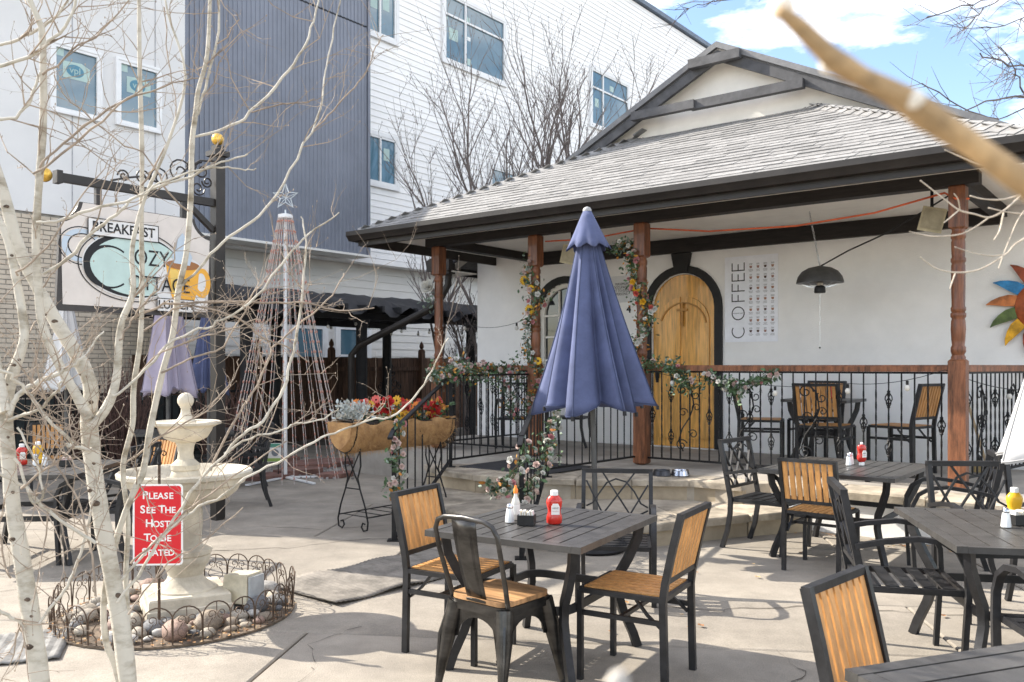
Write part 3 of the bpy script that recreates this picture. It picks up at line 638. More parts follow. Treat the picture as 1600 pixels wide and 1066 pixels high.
# ================================================================= furniture
def lin(p, q, t): return tuple(p[i] + (q[i] - p[i]) * t for i in range(len(p)))
def make_slat_chair(label):
    T = thing('slat_chair', label, 'chair', group='teak slat chairs'); s = .027; w = .205
    for sy in (-1, 1):
        MB().sweep([(-.225, sy * w, 0), (-.215, sy * w, .44), (-.225, sy * w, .52), (-.265, sy * w, .70), (-.305, sy * w, .86)], s, .034, (1, 0, 0)).build('leg', frame_m, T, 30)
        MB().box(.215, sy * w, .222, s, s, .444).build('leg', frame_m, T, 0)
        MB().box(0, sy * w, .445, .405, s - .002, .024).build('seat_rail', frame_m, T, 0)
        MB().box(-.003, sy * w, .335, .405, .018, .024).build('stretcher', frame_m, T, 0)
        MB().sweep([(-.205, sy * (w - .02), .30), (-.13, sy * (w - .02), .36), (-.07, sy * (w - .02), .43)], .012, .018, (0, 1, 0)).build('corner_brace', frame_m, T, 0)
    for x in (-.212, .215): MB().box(x, 0, .446, .024, 2 * w - .027, .022).build('seat_rail', frame_m, T, 0)
    MB().box(.0, 0, .336, .020, 2 * w - .018, .020).build('stretcher', frame_m, T, 0)
    MB().bar((-.303, -w - .012, .85), (-.303, w + .012, .85), .030, .026).build('top_rail', frame_m, T, 0)
    MB().bar((-.229, -w, .535), (-.229, w, .535), .024, .026).build('back_rail', frame_m, T, 0)
    n = 8; me = MB().bar((0, 0, 0), (-.072, 0, .30), .034, .018, (1, 0, 0)).mesh('back_slat', slat_m, 0)
    for i in range(n): place(me, 'back_slat', T, (-.229, -w + .034 + (2 * w - .068) * i / (n - 1), .540))
    me = MB().box(0, 0, 0, .398, .037, .014).mesh('seat_slat', slat_m, 0)
    for i in range(n): place(me, 'seat_slat', T, (.002, -w + .036 + (2 * w - .072) * i / (n - 1), .456))
    return T
def make_lattice_chair(label):
    T = thing('lattice_armchair', label, 'chair', group='charcoal lattice armchairs'); w = .255
    bx = lambda z: -.235 - (z - .42) * .20
    for sy in (-1, 1):
        MB().sweep([(-.315, sy * w, 0), (-.265, sy * w, .15), (-.24, sy * w, .30), (-.235, sy * w, .42), (bx(.66), sy * w, .66), (bx(.90), sy * w, .90)], .030, .036, (1, 0, 0)).build('leg', frame_m, T, 30)
        y2 = sy * (w + .012)
        MB().sweep([(bx(.64), y2, .635), (-.14, y2, .665), (.02, y2, .685), (.13, y2, .672), (.205, y2, .625), (.245, y2, .54), (.25, y2, .42), (.238, y2, .22), (.225, y2, 0)], .036, .026, (1, 0, .25)).build('arm', frame_m, T, 40)
        MB().box(0, sy * (w - .02), .415, .47, .024, .030).build('seat_rail', frame_m, T, 0)
    for x in (-.232, .236): MB().box(x, 0, .416, .024, 2 * w - .03, .032).build('seat_rail', frame_m, T, 0)
    me = MB().box(0, 0, 0, .062, 2 * w - .062, .010).mesh('seat_slat', frame_m, 0)
    for i in range(5): place(me, 'seat_slat', T, (-.178 + i * .088, 0, .428))
    MB().bar((bx(.905), -w - .015, .905), (bx(.905), w + .015, .905), .036, .034).build('top_rail', frame_m, T, 0)
    MB().bar((bx(.52), -w, .52), (bx(.52), w, .52), .024, .024).build('back_rail', frame_m, T, 0)
    def q(u, v): z = .525 + v * .37; return (bx(z), (u - .5) * 2 * (w - .012), z)
    for (a, b) in (((.27, 1), (.77, 0)), ((.78, 1), (.20, 0)), ((.02, .82), (.33, 0)), ((.98, .74), (.64, 0))):
        MB().bar(q(*a), q(*b), .012, .018, (1, 0, 0)).build('lattice_bar', frame_m, T, 0)
    MB().sweep([q(.02, .30), q(.12, .36), q(.22, .56), q(.34, .78), (q(.48, .86)), q(.64, .80), q(.77, .60), q(.87, .36), q(.98, .28)], .012, .018, (1, 0, 0)).build('lattice_arch', frame_m, T, 30)
    for pts in ([q(.02, .22), q(.12, .14), q(.17, 0)], [q(.98, .22), q(.86, .14), q(.80, 0)]): MB().sweep(pts, .012, .014, (1, 0, 0)).build('lattice_curve', frame_m, T, 30)
    return T
def make_metal_chair(label):
    T = thing('metal_cafe_chair', label, 'chair')
    rr = .055; h = .178
    so_ = [];
    for cx, cy, a0 in ((h - rr, h - rr, 0), (-h + rr, h - rr, 90), (-h + rr, -h + rr, 180), (h - rr, -h + rr, 270)): so_ += arc(cx, cy, rr, a0, a0 + 90, 4)
    mb = MB(); mb.prism(so_, .440, .462); mb.build('seat', seat_wood, T, 30)
    so2 = [(x * 1.03, y * 1.03) for x, y in so_]; MB().prism(so2, .395, .438).build('seat_pan', gunmetal, T, 30)
    for sx in (-1, 1):
        for sy in (-1, 1):
            p0 = Vector((sx * .150, sy * .150, .42)); p1 = Vector((sx * .178, sy * .175, .28)); p2 = Vector((sx * .232, sy * .205, 0))
            mb = MB(); mb.tube([p0, p1, p1.lerp(p2, .5), p2], [.046, .040, .026, .017], 8)
            mb.tube([p0 + Vector((sx * .034, sy * .034, -.06)), p1 + Vector((sx * .034, sy * .03, -.02)), p2.lerp(p1, .25) + Vector((sx * .012, sy * .012, 0))], [.012, .010, .005], 6); mb.build('leg', gunmetal, T, 50)
            MB().lathe([(.018, 0), (.021, .012), (.017, .03)], 10, (p2.x, p2.y, 0)).build('foot_cap', M('rubber', (.015, .015, .015), .8), T)
    for k in range(4):                                       # arched aprons between the legs
        pl = [(-.17, .43), (-.185, .24)] + [(-.125 * math.cos(R(t)), .26 + .105 * math.sin(R(t))) for t in range(0, 181, 15)] + [(.185, .24), (.17, .43)]
        mb = MB(); mb.prism(pl, .164, .168); mb.xf(Matrix.Rotation(R(90 * k), 4, 'Z') @ Matrix(((1, 0, 0, 0), (0, 0, 1, 0), (0, 1, 0, 0), (0, 0, 0, 1)))); mb.build('apron', gunmetal, T, 30)
    hoop = [(-.145, -.172, .42), (-.175, -.182, .52), (-.225, -.195, .68), (-.250, -.196, .78), (-.258, -.172, .825), (-.262, -.12, .845), (-.264, 0, .852), (-.262, .12, .845), (-.258, .172, .825), (-.250, .196, .78), (-.225, .195, .68), (-.175, .182, .52), (-.145, .172, .42)]
    MB().tube(hoop, .0125, 8).build('back_hoop', gunmetal, T, 60)
    mb = MB(); n = 8; vs = []; fs = []
    for i in range(n + 1):
        t = i / n; z = .455 + .39 * t; x = -.168 - .096 * t - .012 * math.sin(math.pi * t); wd = .060 + .016 * t
        for j, (yy, dx) in enumerate(((-wd, .004), (-wd * .55, 0), (-wd * .45, .008), (wd * .45, .008), (wd * .55, 0), (wd, .004))): vs.append((x - (dx if 0 < i < n else .004), yy, z))
    for i in range(n):
        for j in range(5): fs.append((i * 6 + j, i * 6 + j + 1, i * 6 + 7 + j, i * 6 + 6 + j))
    o = mb.add(vs, fs).build('back_splat', gunmetal, T, 35); md = o.modifiers.new('thick', 'SOLIDIFY'); md.thickness = .004
    MB().tube([(-.172, -.06, .45), (-.178, 0, .452), (-.172, .06, .45)], .009, 6).build('back_bracket', gunmetal, T)
    return T
def make_table(label, loc, rz, lx, ly, n, name='patio_table', group='charcoal slatted patio tables'):
    T = thing(name, label, 'table', loc, rz, group); zt = .72; e = .05
    for sx in (-1, 1):
        MB().box(sx * (lx / 2 - e / 2), 0, zt - .016, e, ly, .032).build('edge_rail', table_m, T, 0)
        MB().box(0, sx * (ly / 2 - e / 2), zt - .017, lx - 2 * e - .002, e, .030).build('edge_rail', table_m, T, 0)
    iw = (lx - 2 * e) / n; me = MB().box(0, 0, 0, iw - .010, ly - 2 * e - .004, .018).mesh('table_slat', table_m, 0)
    for i in range(n): place(me, 'table_slat', T, (-lx / 2 + e + iw * (i + .5), 0, zt - .011))
    for sx in (-1, 1):
        MB().box(sx * lx * .3, 0, zt - .034, .04, ly - .1, .022).build('under_bar', frame_m, T, 0)
    for sx in (-1, 1):
        for sy in (-1, 1):
            f = lambda k, z: (sx * (lx / 2 - k), sy * (ly / 2 - k), z)
            MB().sweep([f(.075, zt - .03), f(.085, .60), f(.125, .49), f(.165, .40), f(.17, .31), f(.145, .20), f(.105, .08), f(.085, 0)], .046, .036, (sx * -1, sy * 1, 0)).build('leg', frame_m, T, 40)
    hx, hy = lx / 2 - .165, ly / 2 - .165
    pts = []
    for cx, cy, a0 in ((hx - .1, hy - .1, 0), (-hx + .1, hy - .1, 90), (-hx + .1, -hy + .1, 180), (hx - .1, -hy + .1, 270)): pts += arc(cx, cy, .1, a0, a0 + 90, 4)
    mb = MB(); mb.sweep([(x, y, .355) for x, y in pts + [pts[0]]], .016, .042); mb.build('brace_ring', frame_m, T, 40)
    return T
T1C = (.1835, 4.61, 0); T1R = R(-29.8)
make_table('square slatted table in the foreground with a ketchup bottle, before the steps', T1C, T1R, .875, 1.0, 9)
make_table('slatted table below the porch railing with salt shakers and ketchup', (2.79, 7.19, 0), R(-37.8), 1.05, 1.22, 10)
make_table('slatted table at the right edge with a glass shaker and white umbrella', (2.74, 4.45, 0), R(-10.5), 1.18, 1.15, 10)
make_table('slatted table cut off by the bottom right corner', (1.555, 2.075, 0), R(-70), 1.0, 1.0, 9)
make_table('slatted table behind the white trunks at the left edge', (-3.95, 7.15, 0), R(5), 1.1, 1.1, 9)
make_table('far slatted table by the dark fence behind the fountain', (-4.25, 11.2, 0), R(20), 1.2, .9, 9)
SCH = make_slat_chair('teak slat chair left of the foreground table, its seat turned right'); SCH.location = (-.478 + .225 * .87, 4.87 - .225 * .49, 0); SCH.rotation_euler = (0, 0, R(-29.5))
def sch(label, x, y, deg, scale=None, z=0): return dup(SCH, label, (x, y, z), R(deg), scale=scale)
sch('teak slat chair right of the foreground table, its seat turned left', .815 - .215 * .87, 4.25 + .215 * .5, 150)
sch('teak slat chair seen from behind at the table below the porch', 2.185 + .30 * .63, 6.40 + .30 * .78, 51)
sch('teak slat chair with its back turned in the bottom right corner', 1.07 + .30 * .70, 2.84 - .30 * .71, -45)
sch('teak slat chair half hidden by the fountain, beside the left table', -3.52, 8.15, 235)
sch('far teak slat chair behind the ketchup at the left edge', -5.55, 10.4, -60)
# chairs round the porch table, seen through the railing
pt = W(1.72, 1.25)
def porch_chair(label, a, b, deg): return sch(label, W(a, b).x, W(a, b).y, math.degrees(RZ) + deg, 1.13, .395)
porch_chair('teak slat chair behind the long porch railing, its back to the camera', 1.95, .62, 90)
porch_chair('teak slat porch chair left of the porch table in profile', .98, 1.20, 18)
porch_chair('teak slat porch chair right of the porch table in profile', 2.62, 1.05, 165)
porch_chair('teak slat porch chair against the wall, half hidden by the others', 1.45, 1.75, -95)
PTb = make_table('dark square table on the porch behind the railing', (pt.x, pt.y, .395), RZ, .75, .75, 7, 'porch_table'); PTb.scale = (1, 1, 1.08)
LCH = make_lattice_chair('lattice chair behind the foreground table, before the steps'); LCH.location = (.70, 5.80, 0); LCH.rotation_euler = (0, 0, R(262)); LCH.scale = (.92, .92, .90)
def lch(label, x, y, deg, scale=None, z=0): c = dup(LCH, label, (x, y, z), R(deg)); c.scale = (scale or 1.0,) * 3; return c
lch('lattice armchair at the foot of the porch, left of the ketchup table', 2.02 + .26 * .72, 7.57 - .26 * .69, -42)
lch('lattice armchair in profile between the two right-hand tables', 2.08, 4.60, -13)
lch('lattice armchair behind the right-edge table, its back rest facing out', 3.02, 5.42, 268)
lch('lattice armchair right of the ketchup table, before the right porch post', 3.22, 6.42, 160)
lch('lattice armchair at the near side of the right-edge table, cut by the frame', 2.42, 3.62, 84)
lch('black lattice armchair right of the fountain, near the light tree', -3.05, 9.7, 200)
lch('lattice armchair beside the left table, behind the white trunk', -3.30, 7.0, 178)
lch('lattice armchair far behind the fountain by the dark fence', -3.55, 11.3, 200)
lch('black armchair on the porch behind the rose covered railing', W(-2.5, .8).x, W(-2.5, .8).y, math.degrees(RZ) - 60, 1.0, .395)
lch('black armchair further left on the porch behind the railing', W(-2.0, 1.4).x, W(-2.0, 1.4).y, math.degrees(RZ) + 200, 1.0, .395)
MC = make_metal_chair('gunmetal cafe chair with wooden seat in front of the table'); MC.location = (-.055, 4.20, 0); MC.rotation_euler = (0, 0, R(50))
# ---------------------------------------------------------------- things on the tables
ketch = M('ketchup_red', (.52, .022, .012), .25, var=.08, bump=0, coat=.5); cap_w = flat('white_plastic', (.80, .79, .77), .4); label_w = flat('paper_white', (.78, .76, .72), .6)
glassy = M('clear_glass', (.80, .82, .82), .08, var=.02, bump=0, spec=.7); pepper = M('salt_grains', (.60, .56, .50), .9, var=.35, scale=220, bump=0)
mustard = M('mustard_yellow', (.75, .42, .02), .35, var=.05, bump=0); orange_p = flat('orange_plastic', (.80, .23, .03), .4)
def ketchup(label, x, y, z, rz=0, flip=False, mat=None, hh=1.0, grp='ketchup bottles'):
    T = thing('ketchup_bottle' if mat is None else 'mustard_bottle', label, 'bottle', (x, y, z), rz, grp)
    pr = [(.026, 0), (.031, .006), (.032, .03), (.030, .045), (.026, .058), (.026, .072), (.030, .09), (.0325, .115), (.030, .130), (.021, .145), (.018, .149)]
    cp = [(.0185, .149), (.0205, .151), (.0205, .172), (.017, .176), (.009, .177)]
    if flip: pr = [(.018, .028), (.022, .032), (.031, .048), (.032, .07), (.027, .095), (.026, .11), (.030, .13), (.031, .155), (.024, .170), (.008, .174)]; cp = [(.019, 0), (.0225, .002), (.0225, .024), (.018, .029)]
    if flip: MB().lathe([(.0045, .174), (.012, .178), (.011, .19), (.004, .194)], 10).build('nozzle', cap_w, T)
    b = MB().lathe(pr, 20); b.xf(Matrix.Diagonal((1.34, .95, hh, 1))); b.build('bottle', mat or ketch, T)
    b = MB().lathe(cp, 18); b.xf(Matrix.Diagonal((1, 1, hh, 1))); b.build('cap', cap_w, T)
    zz = .082 * hh if not flip else .10
    if mat is None:
        lb = MB().prism([(-.019, -.030), (.019, -.030), (.019, .012), (.012, .028), (-.012, .028), (-.019, .012)], 0, .0015, lambda px, py, d: (px * 1.15, -.0330 - d, py + zz)); lb.build('paper_label', label_w, T, 0)
        text('HEINZ', .0115, black, T, Matrix.Translation((0, -.0350, zz + .004)) @ Matrix.Rotation(R(90), 4, 'X'), .0003)
        text('TOMATO KETCHUP', .0038, ketch, T, Matrix.Translation((0, -.0350, zz - .012)) @ Matrix.Rotation(R(90), 4, 'X'), .0003)
    return T
def shaker(label, x, y, z):
    T = thing('salt_shaker', label, 'shaker', (x, y, z), 0, 'glass shakers')
    MB().lathe([(.024, 0), (.025, .004), (.021, .045), (.017, .072), (.0165, .076)], 10).build('glass', glassy, T, 20)
    MB().lathe([(.0215, .003), (.0195, .040)], 10).build('salt', pepper, T, 20)
    MB().lathe([(.0175, .074), (.0185, .077), (.018, .086), (.012, .097), (.004, .100)], 14).build('cap', chrome, T)
    return T
def caddy(label, x, y, z, rz, tint):
    T = thing('sugar_caddy', label, 'caddy', (x, y, z), rz, 'sugar packet caddies')
    mb = MB()
    for sx, sy, lx, ly in ((0, -.032, .088, .006), (0, .032, .088, .006), (-.041, 0, .006, .058), (.041, 0, .006, .058)): mb.box(sx, sy, .026, lx, ly, .052)
    mb.box(0, 0, .004, .08, .06, .008); mb.build('holder', M('black_plastic', (.02, .02, .02), .35), T, 0)
    for k in range(11):
        o = MB().box(0, 0, 0, .0045, .048, .056).build('sugar_packet', tint[k % len(tint)], T, 0, (-.034 + k * .0068, random.uniform(-.003, .003), .041 + random.uniform(-.003, .006))); o.rotation_euler = (0, random.uniform(-.14, .14), random.uniform(-.05, .05))
    return T
pk = [flat('packet_white', (.76, .75, .72)), flat('packet_cream', (.70, .62, .48))]; pk2 = [flat('packet_pink', (.72, .42, .38)), pk[0]]
zt = .7225
ketchup('red ketchup bottle standing on the foreground table', .223, 4.555, zt, R(8))
caddy('black sugar caddy beside the ketchup on the foreground table', .077, 4.53, zt, R(-12), pk)
hs = thing('hot_sauce_bottle', 'hot sauce bottle with orange cap on the foreground table', 'bottle', (.020, 4.68, zt))
MB().lathe([(.021, 0), (.023, .004), (.023, .09), (.019, .108), (.010, .125), (.0095, .142)], 16).build('bottle', M('cloudy_glass', (.68, .66, .60), .12, var=.1, bump=0), hs)
MB().lathe([(.0125, .142), (.0125, .165), (.007, .172), (.006, .184)], 12).build('cap', orange_p, hs); MB().lathe([(.0235, .03), (.0235, .082)], 16).build('label_band', label_w, hs)
shaker('glass salt shaker half hidden behind the hot sauce on the foreground table', -.012, 4.60, zt)
ketchup('upside-down ketchup squeeze bottle on the table below the porch', 2.93, 7.24, zt, R(20), True)
shaker('left glass shaker beside the upside-down ketchup bottle', 2.83, 7.26, zt); shaker('right glass shaker touching the upside-down ketchup bottle', 2.875, 7.33, zt)
shaker('glass shaker on the right-edge table', 2.55, 4.46, zt); caddy('sugar caddy on the right-edge table, cut by the frame', 2.66, 4.54, zt, R(10), pk)
ketchup('yellow mustard bottle on the right-edge table, cut by the frame', 2.71, 4.66, zt, 0, False, mustard, 1.0, 'mustard bottles')
ketchup('red ketchup bottle on the left table between the white trunks', -4.13, 7.28, zt, R(40)); ketchup('yellow mustard bottle behind the ketchup on the left table', -4.06, 7.40, zt, 0, False, mustard, 1.05, 'mustard bottles')
shaker('left glass shaker on the left table', -3.98, 7.22, zt); shaker('right glass shaker on the left table', -3.92, 7.25, zt); caddy('sugar caddy with pink packets on the left table', -3.72, 7.2, zt, R(15), pk2)
ketchup('small red ketchup bottle on the porch table above the chair back', pt.x + .1, pt.y, .395 + .72 * 1.08, R(30))
# ================================================================= fountain and its bed
FC = Vector((-2.07, 5.48, 0))
FT = thing('fountain', 'two-tiered cast stone fountain with ball finial', 'fountain', FC, R(28))
mb = MB(); vs = []
for zz, k in ((0, .25), (.075, .25), (.08, .238), (.135, .238), (.145, .23)): vs += [(-k, -k, zz), (k, -k, zz), (k, k, zz), (-k, k, zz)]
mb.add(vs, [(3, 2, 1, 0), (16, 17, 18, 19)] + [(i*4 + j, i*4 + (j+1) % 4, i*4 + 4 + (j+1) % 4, i*4 + 4 + j) for i in range(4) for j in range(4)]); mb.build('plinth', fountain_m, FT, 0)
MB().lathe([(.19, .145), (.188, .155), (.15, .175), (.115, .205), (.105, .235), (.118, .275), (.145, .315), (.152, .345), (.148, .36), (.158, .37), (.158, .395), (.135, .405), (.105, .415), (.098, .43), (.098, .50), (.104, .56), (.103, .63), (.096, .66), (.112, .668), (.118, .685)], 36).build('pedestal', fountain_m, FT, 35)
MB().lathe([(.10, .672), (.17, .685), (.26, .715), (.315, .76), (.335, .80), (.36, .812), (.375, .85), (.405, .862), (.408, .885), (.395, .895), (.375, .890), (.35, .862), (.28, .815), (.15, .79), (.05, .785)], 48).build('lower_bowl', fountain_m, FT, 35)
MB().lathe([(.095, .785), (.092, .86), (.085, .885), (.078, .895), (.088, .90), (.090, .93), (.072, .945), (.052, .965), (.046, 1.0), (.052, 1.045), (.062, 1.07), (.07, 1.075)], 28).build('upper_stem', fountain_m, FT, 35)
MB().lathe([(.05, 1.068), (.08, 1.075), (.13, 1.10), (.158, 1.145), (.165, 1.165), (.190, 1.178), (.215, 1.186), (.217, 1.200), (.205, 1.205), (.18, 1.192), (.1, 1.17), (.03, 1.165)], 40).build('upper_bowl', fountain_m, FT, 35)
MB().lathe([(.066, 1.165), (.066, 1.205), (.055, 1.214), (.050, 1.218), (.038, 1.238), (.030, 1.26), (.028, 1.285), (.034, 1.292)] + [(.0505 * math.sin(R(t)), 1.335 - .0505 * math.cos(R(t))) for t in range(42, 180, 12)] + [(.001, 1.3855)], 24).build('ball_finial', fountain_m, FT, 50)
# bed of pebbles
BR = .70; BC = Vector((-2.10, 5.42, 0))
bed = MB(); pts = [(BC.x + BR * 1.02 * math.cos(R(t)), BC.y + BR * 1.02 * math.sin(R(t))) for t in range(0, 360, 10)]
bed.prism(pts, .004, .016); o = bed.build('planting_bed', M('bed_soil', (.16, .12, .085), .95, var=.3, scale=18, bump=.6, bscale=60), None, 0); o['kind'] = 'structure'
rock_cols = [(.22, .215, .21), (.34, .295, .235), (.30, .205, .165), (.14, .14, .145), (.38, .335, .275), (.26, .21, .16), (.44, .42, .39)]
rmats = [M('river_rock_%d' % i, c, .75, var=.22, scale=7, bump=.2, bscale=50, rand=.1) for i, c in enumerate(rock_cols)]
rmesh = []
for k in range(9):
    b = MB().ball((0, 0, 0), 1, 10); rnd = random.Random(k)
    ax = [Vector((rnd.uniform(-1, 1), rnd.uniform(-1, 1), rnd.uniform(-1, 1))).normalized() for _ in range(5)]
    b.v = [tuple(Vector(v) * (1 + sum(.07 * math.sin(3 * Vector(v).dot(a) + i) for i, a in enumerate(ax)))) for v in b.v]
    rmesh.append(b)
rock_me = {}
rr = random.Random(3); placed = []; words = ['grey', 'tan', 'rusty', 'dark', 'cream', 'brown', 'white']
tries = 0
while len(placed) < 96 and tries < 6000:
    tries += 1; an = rr.uniform(0, 2 * math.pi); rad = BR * math.sqrt(rr.uniform(.12, .94)); p = BC + Vector((rad * math.cos(an), rad * math.sin(an), 0))
    s = rr.choice((.038, .045, .055, .065, .085)) if len(placed) < 40 else rr.choice((.028, .035, .042))
    q = Matrix.Rotation(-R(28), 2) @ (p - FC).xy
    if abs(q.x) < .25 + s * .8 and abs(q.y) < .25 + s * .8: continue
    if (p - BC).length + s > BR * .98: continue
    if any((p - x).length < (s + t) * .82 for x, t in placed): continue
    placed.append((p, s)); mi = rr.randrange(7); k = rr.randrange(9)
    key = (k, mi)
    if key not in rock_me: rock_me[key] = rmesh[k].mesh('river_rock', rmats[mi], 180)
    o = place(rock_me[key], 'river_rock', None, (p.x, p.y, .012 + s * .50), rr.uniform(0, 6.28)); o.scale = (s * rr.uniform(1.05, 1.45), s * .9, s * rr.uniform(.58, .75)); o.rotation_euler = (rr.uniform(-.2, .2), rr.uniform(-.2, .2), rr.uniform(0, 6.28))
    dv_ = p - BC; sz_ = 'large' if s > .06 else ('medium' if s > .044 else 'small'); pos_ = ['right', 'rear right', 'rear', 'rear left', 'left', 'front left', 'front', 'front right'][int((math.atan2(dv_.y, dv_.x) / (math.pi / 4) + 8.5)) % 8]; nr_ = 'against the wire edging' if dv_.length > .56 else 'near the plinth' if dv_.length < .40 else 'midway out'
    tag(o, '%s %s river rock %s on the %s of the fountain bed' % (sz_, words[mi], nr_, pos_), 'rock', 'river rocks round the fountain')
# dry leaves
dl = MB().add([(-.5, 0, 0), (-.15, -.32, .10), (.3, -.24, .04), (.55, 0, .14), (.28, .26, .02), (-.15, .30, .12), (0, 0, -.03)], [(0, 1, 6), (1, 2, 6), (2, 3, 6), (3, 4, 6), (4, 5, 6), (5, 0, 6)])
dlm = [M('dry_leaf_%d' % i, c, .85, var=.2, scale=20, bump=0) for i, c in enumerate(((.42, .23, .10), (.55, .38, .20), (.30, .15, .07)))]
for i in range(3):
    mb = MB()
    for k in range(150):
        an = rr.uniform(0, 6.28); rad = BR * rr.choice((rr.uniform(.4, 1.0), rr.uniform(.9, 1.05))); s = rr.uniform(.012, .028)
        mt = Matrix.Translation((BC.x + rad * math.cos(an), BC.y + rad * math.sin(an), .02 + rr.uniform(0, .02))) @ Matrix.Rotation(rr.uniform(0, 6.28), 4, 'Z') @ Matrix.Rotation(rr.uniform(-.5, .5), 4, 'X') @ Matrix.Scale(s, 4)
        mb.add([tuple(mt @ Vector(v)) for v in dl.v], dl.f)
    o = mb.build('leaf_litter', dlm[i], None, 0); tag(o, ['brown', 'tan', 'dark brown'][i] + ' dry leaf litter among the rocks of the fountain bed', 'leaf litter', kind='stuff')
leafmesh = [dl.mesh('fallen_leaf', dlm[i], 0) for i in range(3)]
for k in range(46):                                           # leaves blown against the porch foundation and across the patio
    if k < 30: p = W(rr.uniform(1.9, 3.6), -.92 - abs(rr.gauss(0, .18)))
    else: p = Vector((rr.uniform(.3, 3.0), rr.uniform(4.6, 7.4), 0))
    o = place(leafmesh[k % 3], 'fallen_leaf', None, (p.x, p.y, .012), rr.uniform(0, 6)); o.scale = (rr.uniform(.025, .05),) * 3
    tag(o, 'dry brown leaf lying on the concrete ' + ('against the white porch foundation' if k < 30 else 'between the right-hand tables'), 'leaf', 'fallen leaves by the foundation' if k < 30 else 'fallen leaves on the patio')
# wire edging
wire = M('rusty_wire', (.12, .08, .055), .6, .4, var=.3, scale=20, bump=.1)
EF = thing('wire_edging', 'low scrolled wire edging round the fountain bed', 'edging', BC)
def edge_panel(w_):
    h = w_ / 2; mb = MB(); P = lambda l: [(x, 0, y) for x, y in l]
    mb.tube(P([(-h, -.02), (-h, .13)] + [(-h * math.cos(R(t)), .15 + .075 * math.sin(R(t))) for t in range(0, 181, 20)] + [(h, .13), (h, -.02)]), .0042, 5)
    mb.tube(P([(-h * .35, .0), (-h * .35, .055), (-h * .62, .075), (-h * .62, .10), (-h * .30, .135)]), .003, 4); mb.tube(P([(h * .35, .0), (h * .35, .055), (h * .62, .075), (h * .62, .10), (h * .30, .135)]), .003, 4)
    mb.tube(P(scroll(-h * .38, .155, h * .36, 1.1, -60, 1, 12)), .0028, 4); mb.tube(P(scroll(h * .38, .155, h * .36, 1.1, 240, -1, 12)), .0028, 4)
    mb.tube(P([(0, .225), (0, .17)]), .003, 4)
    return mb.mesh('wire_panel', wire, 50)
ne = 28; ew = 2 * math.pi * BR / ne; em = edge_panel(ew)
for k in range(ne):
    a = 2 * math.pi * k / ne; o = place(em, 'wire_panel', EF, (BR * math.cos(a), BR * math.sin(a), .0), a + R(90)); o.rotation_euler = (rr.uniform(-.08, .08), rr.uniform(-.04, .04), a + R(90))
# weathered lamp box
LB = thing('garden_spotlight', 'weathered cream garden floodlight box in the fountain bed', 'floodlight', PZ(378, 938, .06) * 1.0, R(-22)); LB.location.z = .06; LB.scale = (1.35, 1.35, 1.35)
mb = MB(); mb.add([(-.075, -.06, 0), (.075, -.06, 0), (.075, .06, 0), (-.075, .06, 0), (-.062, -.05, .125), (.07, -.05, .135), (.07, .055, .135), (-.062, .055, .125)], [(3, 2, 1, 0), (4, 5, 6, 7), (0, 1, 5, 4), (1, 2, 6, 5), (2, 3, 7, 6), (3, 0, 4, 7)])
mb.build('housing', M('yellowed_plastic', (.62, .56, .42), .6, var=.2, scale=6), LB, 0); MB().box(.083, 0, .07, .012, .10, .11).build('lens', M('lens_grey', (.42, .44, .45), .2, bump=0), LB, 0); MB().box(.02, 0, -.03, .05, .05, .07).build('foot', wire, LB, 0)
# red notice on a stake
SG = thing('notice_stake', 'red PLEASE SEE THE HOST TO BE SEATED notice on an iron stake', 'sign', (-2.04, 4.98, 0), R(3))
sp = PD(245, 820, 4.98); zc = sp.z
MB().tube([(.0, .02, 0), (-.002, .02, .5), (0, .02, 1.02)], .0085, 6).build('stake', wire, SG)
mb = MB(); P = lambda l: [(x, .02, y + 1.0) for x, y in l]
mb.tube(P([(0, 0), (0, .10)]), [.012, .004], 6); mb.ball((0, .02, 1.06), .016, 8, (1, .6, 1.6)); mb.tube(P(scroll(-.025, .045, .022, 1.0, 0, 1, 10)), .004, 4); mb.tube(P(scroll(.025, .045, .022, 1.0, 180, -1, 10)), .004, 4); mb.ball((0, .02, .99), .014, 8)
mb.build('fleur_finial', iron, SG)
def rrect(w_, h_, r): 
    l = []
    for cx, cy, a0 in ((w_/2 - r, h_/2 - r, 0), (-w_/2 + r, h_/2 - r, 90), (-w_/2 + r, -h_/2 + r, 180), (w_/2 - r, -h_/2 + r, 270)): l += arc(cx, cy, r, a0, a0 + 90, 4)
    return l
f = lambda x, y, d: (x, -d, y + zc)
bd = MB().prism(rrect(.283, .468, .022), 0, .003, f).build('board', cap_w, SG, 0); MB().prism(rrect(.262, .447, .016), .0032, .0042, f).build('red_face', flat('sign_red', (.62, .012, .022), .35), bd, 0)
rt = Matrix.Rotation(R(90), 4, 'X')
def caps(line, y):                                             # small capitals with larger initials
    parts = []; adv = 0
    for wd in line.split(' '):
        for k, ch in enumerate(wd): parts.append((ch, .062 if k == 0 else .050))
        parts.append((' ', .03))
    parts.pop(); wds = []
    for ch, s in parts: wds.append(s * {'I': .30, ' ': .55, 'L': .52, 'E': .56, 'T': .60, 'S': .60, 'P': .61, 'B': .64, 'H': .70, 'O': .74, 'A': .66, 'D': .70}.get(ch, .62) * .98)
    tot = sum(wds); x = -tot / 2; k = min(1.0, .238 / tot)
    for (ch, s), wv in zip(parts, wds):
        if ch != ' ': text(ch, s, cap_w, bd, Matrix.Translation(((x + wv / 2) * k, -.0052, zc + y + (s - .05) * .36)) @ rt, .0006, sx=k * 1.02, bold=.022)
        x += wv
for ln, y in zip(('PLEASE', 'SEE THE', 'HOST', 'TO BE', 'SEATED'), (.165, .083, .003, -.079, -.162)): caps(ln, y)
